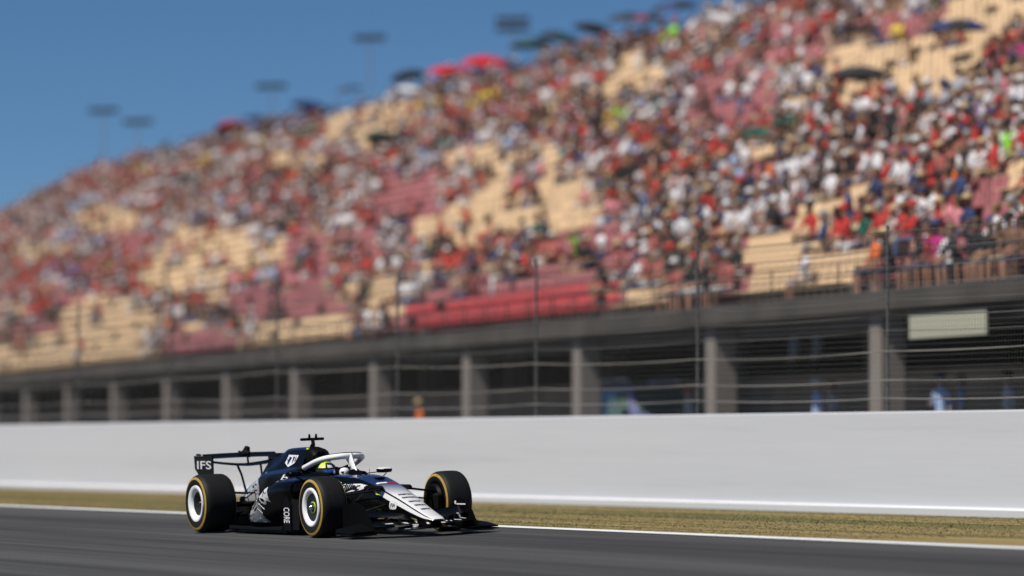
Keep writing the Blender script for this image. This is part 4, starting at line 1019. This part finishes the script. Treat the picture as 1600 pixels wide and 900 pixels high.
# white dome on the far cockpit side ahead of the helmet
b = MB(); b.lathe([(.062, -.01), (.066, .01), (.062, .03), (.04, .05), (.01, .055)], (0, 0, 0), 18, 0, 'z'); 
wd_ = b.build('cockpit_fairing', M['white'], car, 50); wd_.location = (-1.52, .19, .735); wd_.scale = (1.0, .95, 1.25)
b = MB(); b.box(-.02, .02, -.068, -.058, .0, .02, b=.003); e_ = b.build('emblem', M['black'], car); e_.location = (-1.5, .19, .74); e_.rotation_euler = (0, 0, R_(35))

# ---- mirrors
for s in (-1, 1):
    # far mirror glass faces backwards; shell faces forwards
    b = MB(); rings = []
    for k, (x, q) in enumerate(((-1.28, .96), (-1.24, 1.0), (-1.20, .82), (-1.185, .5))):
        rings.append([(x, s * .60 + .10 * q * math.copysign(abs(math.cos(a)) ** .6, math.cos(a)), .762 + .034 * q * math.copysign(abs(math.sin(a)) ** .7, math.sin(a))) for a in (2 * math.pi * i / 16 for i in range(16))])
    b.loft(rings, True, mats=lambda i, j: 1 if 1 <= j <= 6 and s > 0 else 0); mi_ = CP_('mirror', b, [M['black'], M['silver']], smooth=45)
    b = MB(); b.box(-1.287, -1.281, s * .62 - .09, s * .62 + .09, .73, .786, b=.002); CP_('mirror_glass', b, M['chrome'], mi_)
    b = MB(); b.tube([(-1.20, s * .60, .725), (-1.15, s * .50, .66)], .012, 8, .5, (0, 1, 0)); b.tube([(-1.20, s * .55, .745), (-1.06, s * .25, .735)], .009, 8, .6); CP_('mirror_stay', b, M['carbon'], mi_)
b = MB(); b.tube([(-.48, .03, .735), (-.48, .03, .80)], .003, 5); b.tube([(-.52, .0, .73), (-.52, .0, .745)], .015, 8); CP_('antenna', b, M['carbon'])
b = MB(); b.box(-.22, -.10, -.05, .06, .685, .705, b=.008); CP_('nose_sensor', b, M['carbon'])
b = MB(); b.lathe([(.10, -.02), (.125, -.005), (.125, .005), (.10, .02)], (0, 0, 0), 24, 0, 'x'); b.box(-.012, .012, -.13, .13, -.035, .035, b=.005)
sw_ = b.build('steering_wheel', M['carbon_soft'], car); sw_.location = (-1.12, 0, .60); sw_.rotation_euler = (0, R_(-25), 0); sw_.scale = (1, 1.1, .7)

# ---- decals: print laid on the bodywork by ray casting
dg = bpy.context.evaluated_depsgraph_get()
def bvh(*obs):
    V_, F_ = [], []
    for o in obs:
        n = len(V_); V_ += [v.co.copy() for v in o.data.vertices]; F_ += [[i + n for i in p.vertices] for p in o.data.polygons]
    return BVHTree.FromPolygons(V_, F_)
def textgeo(txt, shear=0.0, space=1.0):
    cu = bpy.data.curves.new('t', 'FONT'); cu.body = txt; cu.size = 1; cu.shear = shear; cu.space_character = space; cu.resolution_u = 3; cu.offset = .012
    ob = bpy.data.objects.new('t', cu); COL.objects.link(ob); d_ = bpy.context.evaluated_depsgraph_get(); d_.update()
    me = bpy.data.meshes.new_from_object(ob.evaluated_get(d_)); bpy.data.objects.remove(ob)
    v = [(q.co.x, q.co.y) for q in me.vertices]; f = [tuple(p.vertices) for p in me.polygons]; bpy.data.meshes.remove(me)
    x0 = min(p[0] for p in v); x1 = max(p[0] for p in v); y0 = min(p[1] for p in v); y1 = max(p[1] for p in v)
    return [((p[0] - x0) / (x1 - x0), (p[1] - y0) / (y1 - y0)) for p in v], f
def polygeo(pts, cuts=3):
    bm = bmesh.new(); bm.faces.new([bm.verts.new((x, y, 0)) for x, y in pts]); bmesh.ops.triangulate(bm, faces=bm.faces)
    bmesh.ops.subdivide_edges(bm, edges=bm.edges, cuts=cuts, use_grid_fill=True); bmesh.ops.triangulate(bm, faces=bm.faces); bm.verts.index_update()
    r = [(v.co.x, v.co.y) for v in bm.verts], [tuple(v.index for v in f.verts) for f in bm.faces]; bm.free(); return r
def decal(name, geo, o0, ux, vy, mat, tree, parent, ray='y', start=-2.0, off=.003):
    """geo in unit coords -> o0 + u*ux + v*vy in the plane across the ray; cast onto tree"""
    v2, f = geo; V_ = []
    for u, v in v2:
        a, c = o0[0] + u * ux[0] + v * vy[0], o0[1] + u * ux[1] + v * vy[1]
        if ray == 'y': org, d = Vector((a, start, c)), Vector((0, 1 if start < 0 else -1, 0))
        elif ray == 'z': org, d = Vector((a, c, 3)), Vector((0, 0, -1))
        else: org, d = Vector((3, a, c)), Vector((-1, 0, 0))
        hit = tree.ray_cast(org, d)
        if hit[0] is None: V_.append(None); continue
        nrm = hit[1] if hit[1].dot(d) < 0 else -hit[1]; V_.append(hit[0] + nrm * off)
    F_ = [q for q in f if all(V_[i] is not None for i in q)]
    ids = sorted({i for q in F_ for i in q}); mp = {i: k for k, i in enumerate(ids)}
    b = MB(); b.add([V_[i] for i in ids], [tuple(mp[i] for i in q) for q in F_])
    if not F_: print('decal missed', name); return None
    me = bpy.data.meshes.new(name); me.from_pydata(b.v, [], b.f); me.materials.append(mat); me.update()
    o = bpy.data.objects.new(name, me); COL.objects.link(o); o.parent = parent or car; return o
T_ch, T_ec, T_sp = bvh(chassis), bvh(ecover), bvh(pods[-1])
unit = lambda pts: polygeo(pts)
E0, EX, EY = (0, 0), (1, 0), (0, 1)
# nose: white and red flag, sponsor lines
decal('flag_print', unit([(.02, -.135), (.02, .0), (.065, .0), (.065, -.135)]), E0, EX, EY, M['white'], T_ch, chassis, 'z')
decal('flag_print', unit([(.02, .0), (.02, .13), (.065, .13), (.065, .0)]), E0, EX, EY, M['red'], T_ch, chassis, 'z')
rr = random.Random(5)
for x0, hw in ((.50, .085), (.61, .09), (.75, .075), (.88, .065), (1.02, .055)):
    y = -hw
    while y < hw:
        w_ = rr.uniform(.010, .026); decal('nose_lettering', unit([(x0, y), (x0, y + w_), (x0 + rr.uniform(.03, .045), y + w_), (x0 + rr.uniform(.03, .045), y)]), E0, EX, EY, M['black'], T_ch, chassis, 'z'); y += w_ + rr.uniform(.003, .006)
# white flash with black script beside the cockpit
decal('white_flash', unit([(-.62, .525), (-.70, .60), (-.60, .63), (-.25, .635), (-.01, .605), (-.25, .56)]), E0, EX, EY, M['white'], T_ch, chassis, off=.003)
decal('script_lettering', textgeo('Cadillac', .45, .9), (-.92, .565), (.68, -.005), (0, .085), M['black'], T_ch, chassis, off=.006)
decal('script_lettering', textgeo('Cad', .45, .9), (-.92, .567), (.25, 0), (0, .085), M['whitematt'], T_ch, chassis, off=.007)
# FIA badge, lime stickers
import itertools
rb = lambda cx, cz, w, h: [(cx + w * math.copysign(abs(math.cos(a)) ** .5, math.cos(a)), cz + h * math.copysign(abs(math.sin(a)) ** .5, math.sin(a))) for a in (2 * math.pi * k / 20 for k in range(20))]
decal('badge', unit(rb(.515, .388, .080, .050)), E0, EX, EY, M['whitematt'], T_ch, chassis)
decal('badge_lettering', textgeo('FIA'), (.465, .367), (.10, 0), (0, .042), M['black'], T_ch, chassis, off=.006)
for k_, (cx, cz) in enumerate(((.16, .530), (.145, .349))):
    decal('lime_sticker', unit(rb(cx, cz, .045, .024)), E0, EX, EY, M['lime'], T_ch, chassis, off=.004)
    decal('sticker_symbol', unit(rb(cx + .012, cz, .018, .011)), E0, EX, EY, M['black'], T_ch, chassis, off=.007)
# crest on the engine cover
decal('crest', unit([(-2.50, .968), (-2.15, .965), (-2.17, .87), (-2.30, .822), (-2.47, .87)]), E0, EX, EY, M['silver'], T_ec, ecover)
for x0, z0, x1, z1 in ((-2.43, .945, -2.33, .845), (-2.30, .95, -2.23, .86), (-2.47, .915, -2.40, .89), (-2.21, .95, -2.185, .88)):
    decal('crest_stripe', unit([(x0, z0), (x1, z0 - .01), (x1 - .01, z1), (x0 + .045, z1 + .02)]), E0, EX, EY, M['navy'], T_ec, ecover, off=.006)
decal('tail_panel', unit([(-3.40, .54), (-3.22, .60), (-3.02, .675), (-2.90, .68), (-2.86, .60), (-2.88, .50), (-3.10, .49)]), E0, EX, EY, M['tail_fade'], T_ec, ecover, off=.004)
for x0, z0, x1, z1 in ((-3.24, .565, -3.10, .59), (-3.06, .60, -2.96, .612), (-3.12, .53, -2.95, .54)):
    decal('tail_marks', unit([(x0, z0), (x1, z0 + .008), (x1, z1 + .008), (x0, z1)]), E0, EX, EY, M['black'], T_ec, ecover, off=.008)
# sidepod fade panel and diagonal lettering
decal('fade_panel', unit([(-2.62, .165), (-2.42, .34), (-2.24, .46), (-2.1, .40), (-2.15, .25), (-2.02, .165)]), E0, EX, EY, M['panel_fade'], T_sp, pods[-1], off=.003)
decal('fade_panel', unit([(-2.20, .48), (-2.04, .55), (-1.84, .603), (-1.79, .42), (-1.98, .46)]), E0, EX, EY, M['silver'], T_sp, pods[-1], off=.005)
decal('diagonal_lettering', textgeo('TWG', .0, .92), (-2.28, .18), (.40, .25), (-.22, .175), M['silver'], T_sp, pods[-1], off=.007)
decal('diagonal_lettering', textgeo('AI', .0, .92), (-1.99, .485), (.13, .05), (-.05, .06), M['black'], T_sp, pods[-1], off=.008)
# small marks around the shoulder
decal('shoulder_mark', textgeo('B.', .3), (-2.08, .675), (.20, .0), (0, .065), M['whitematt'], bvh(ecover, pods[-1]), ecover, off=.005)
decal('shoulder_mark', unit([(-2.07, .645), (-1.93, .65), (-1.90, .668)]), E0, EX, EY, M['whitematt'], T_sp, pods[-1], off=.005)
# rear wing endplate lettering (near side)
rwe = [o for o in rw.children if o.name.startswith('endplate')]
decal('endplate_lettering', textgeo('IFS', .0, 1.0), (-4.37, .80), (.45, .0), (0, .105), M['silver'], bvh(rwe[0]), rwe[0], off=.003)
# floor board lettering, running vertically
bo = [o for o in car.children if o.name.startswith('floor_board')]
defl = [o for o in bo[0].children]
decal('board_lettering', textgeo('CORE'), (-1.275, .365), (.0, -.185), (.17, .0), M['whitematt'], bvh(bo[0], defl[0], pods[-1]), bo[0], off=.004)
# far endplate marks (seen from inside) and white marks on the flaps
fe_ = [o for o in fwing.children if o.name.startswith('endplate')]
b = MB(); b.lathe([(.001, 0), (.022, 0), (.022, .003)], (.52, .655, .36), 14); b.box(.55, .78, .655, .658, .335, .350); CP_('endplate_mark', b, M['whitematt'], fe_[1], 0)
flaps = [o for o in fwing.children if o.name.startswith(('flap', 'main'))]; T_fl = bvh(*flaps)
for (x0, y0, x1, y1, w_) in ((1.02, -.50, 1.02, -.40, .04), (1.0, -.30, 1.06, -.22, .05), (1.14, -.21, 1.14, -.14, .03), (1.1, .17, 1.1, .24, .05), (1.02, .28, 1.02, .36, .04), (.96, .42, .98, .50, .03), (1.2, -.34, 1.22, -.28, .03), (1.18, .22, 1.2, .30, .03), (.86, .5, .9, .6, .02)):
    decal('wing_mark', unit([(x0, y0), (x1, y1), (x1 - w_, y1), (x0 - w_, y0)]), E0, EX, EY, M['whitematt'], T_fl, fwing, 'z', off=.004)

# the sprung body sits a little lower than the wheels' frame
for o in car.children:
    if not o.name.startswith('wheel'):
        o.location.y += .035; o.location.z -= .008 if o.name.startswith('front_wing') else .034
# ---- driver
dJ = {'pelvis': (-1.62, 0, .20, .14, .11), 'waist': (-1.72, 0, .32, .13, .10), 'chest': (-1.76, 0, .48, .15, .11), 'neckb': (-1.74, 0, .60, .075, .06), 'neck': (-1.71, 0, .66, .055, .055), 'head': (-1.67, 0, .76, .08, .08)}
dE = [('pelvis', 'waist', SH), ('waist', 'chest', SH), ('chest', 'neckb', SH), ('neckb', 'neck', SH), ('neck', 'head', SH)]; ex = []
for s in (-1, 1):
    t = 'l' if s < 0 else 'r'
    dJ['sh' + t] = (-1.72, s * .18, .56, .062, .062); dJ['el' + t] = (-1.44, s * .21, .46, .045, .045); dJ['wr' + t] = (-1.20, s * .14, .58, .032, .032); dJ['pa' + t] = (-1.15, s * .125, .61, .036, .026)
    dJ['hi' + t] = (-1.50, s * .09, .20, .085, .085); dJ['kn' + t] = (-1.0, s * .10, .42, .062, .062); dJ['an' + t] = (-.60, s * .09, .34, .042, .042); dJ['to' + t] = (-.50, s * .09, .44, .035, .035)
    dE += [('neckb', 'sh' + t, SH), ('sh' + t, 'el' + t, SH), ('el' + t, 'wr' + t, SH), ('wr' + t, 'pa' + t, FT), ('pelvis', 'hi' + t, SH), ('hi' + t, 'kn' + t, SH), ('kn' + t, 'an' + t, SH), ('an' + t, 'to' + t, FT)]
    ex += fingers((-1.14, s * .125, .615), (.6, -s * .3, .2), (0, 0, 1), (0, s, .3), FT, 1, .9, 1)
dm = human('person', dJ, dE, None, extra=ex)
suit = cmat('black race suit', (.015, .016, .022)); 
for m_ in (suit, suit, suit, cmat('black gloves', (.02, .02, .02)), suit): dm.materials.append(m_)
drv = bpy.data.objects.new('person', dm); COL.objects.link(drv); drv.matrix_world = Matrix.LocRotScale(car.location, car.rotation_euler, None)
drv.location = car.location + Vector((-.0016, .035, -.034)); drv.rotation_euler = car.rotation_euler
tag(drv, 'driver in black helmet with blue visor sitting in the open racing car cockpit', 'person')
HC = Vector((-1.655, 0, .755))
def hrow(phi, top=False):
    # helmet shell ring at polar angle phi (0 = top)
    r = []
    for k in range(28):
        a = 2 * math.pi * k / 28; sx = .138 if math.cos(a) > 0 else .132
        chin = 1.0 + (.10 if (phi > 1.9 and math.cos(a) > 0) else 0)
        r.append((HC.x + sx * chin * math.sin(phi) ** .9 * math.cos(a), HC.y + .122 * math.sin(phi) ** .9 * math.sin(a), HC.z + .125 * math.cos(phi)))
    return r
phis = [.12, .35, .6, .85, 1.1, 1.3, 1.5, 1.75, 2.0, 2.25, 2.45]
b = MB(); b.loft([hrow(p_) for p_ in phis], True, mats=lambda i, j: 1 if (i in (1, 2, 3) and j in (22, 23, 24, 25)) else (2 if (i in (2, 3) and j in (0, 1, 27)) else (3 if i in (5, 6) and (j < 8 or j > 20) else (1 if i == 8 and 19 < j < 23 else 0))))
hm = b.build('helmet', [cmat('helmet black', (.012, .013, .016), .2), M['lime'], M['whitematt'], M['glass']], drv, 60)
b = MB(); rings = []
for p_ in (1.30, 1.42, 1.54, 1.66, 1.78):
    rings.append([(HC.x + .144 * math.sin(p_) * math.cos(a), HC.y + .126 * math.sin(p_) * math.sin(a), HC.z + .128 * math.cos(p_)) for a in np.linspace(-.62, .85, 14)])
b.loft(rings, False, closed=False); b.build('visor', M['blue_visor'], hm, 60)
b = MB(); b.box(HC.x + .02, HC.x + .10, -.03, .03, HC.z + .112, HC.z + .128, b=.005); b.build('helmet_fin', M['lime'], hm)
b = MB(); b.tube(resamp([(HC.x + .06, -.14, HC.z - .10), (HC.x - .10, -.13, HC.z - .12), (HC.x - .10, .13, HC.z - .12), (HC.x + .06, .14, HC.z - .10)], 14), .025, 8); b.build('neck_brace', M['carbon'], drv)
bpy.context.view_layer.update()
print('objects', len(bpy.data.objects))
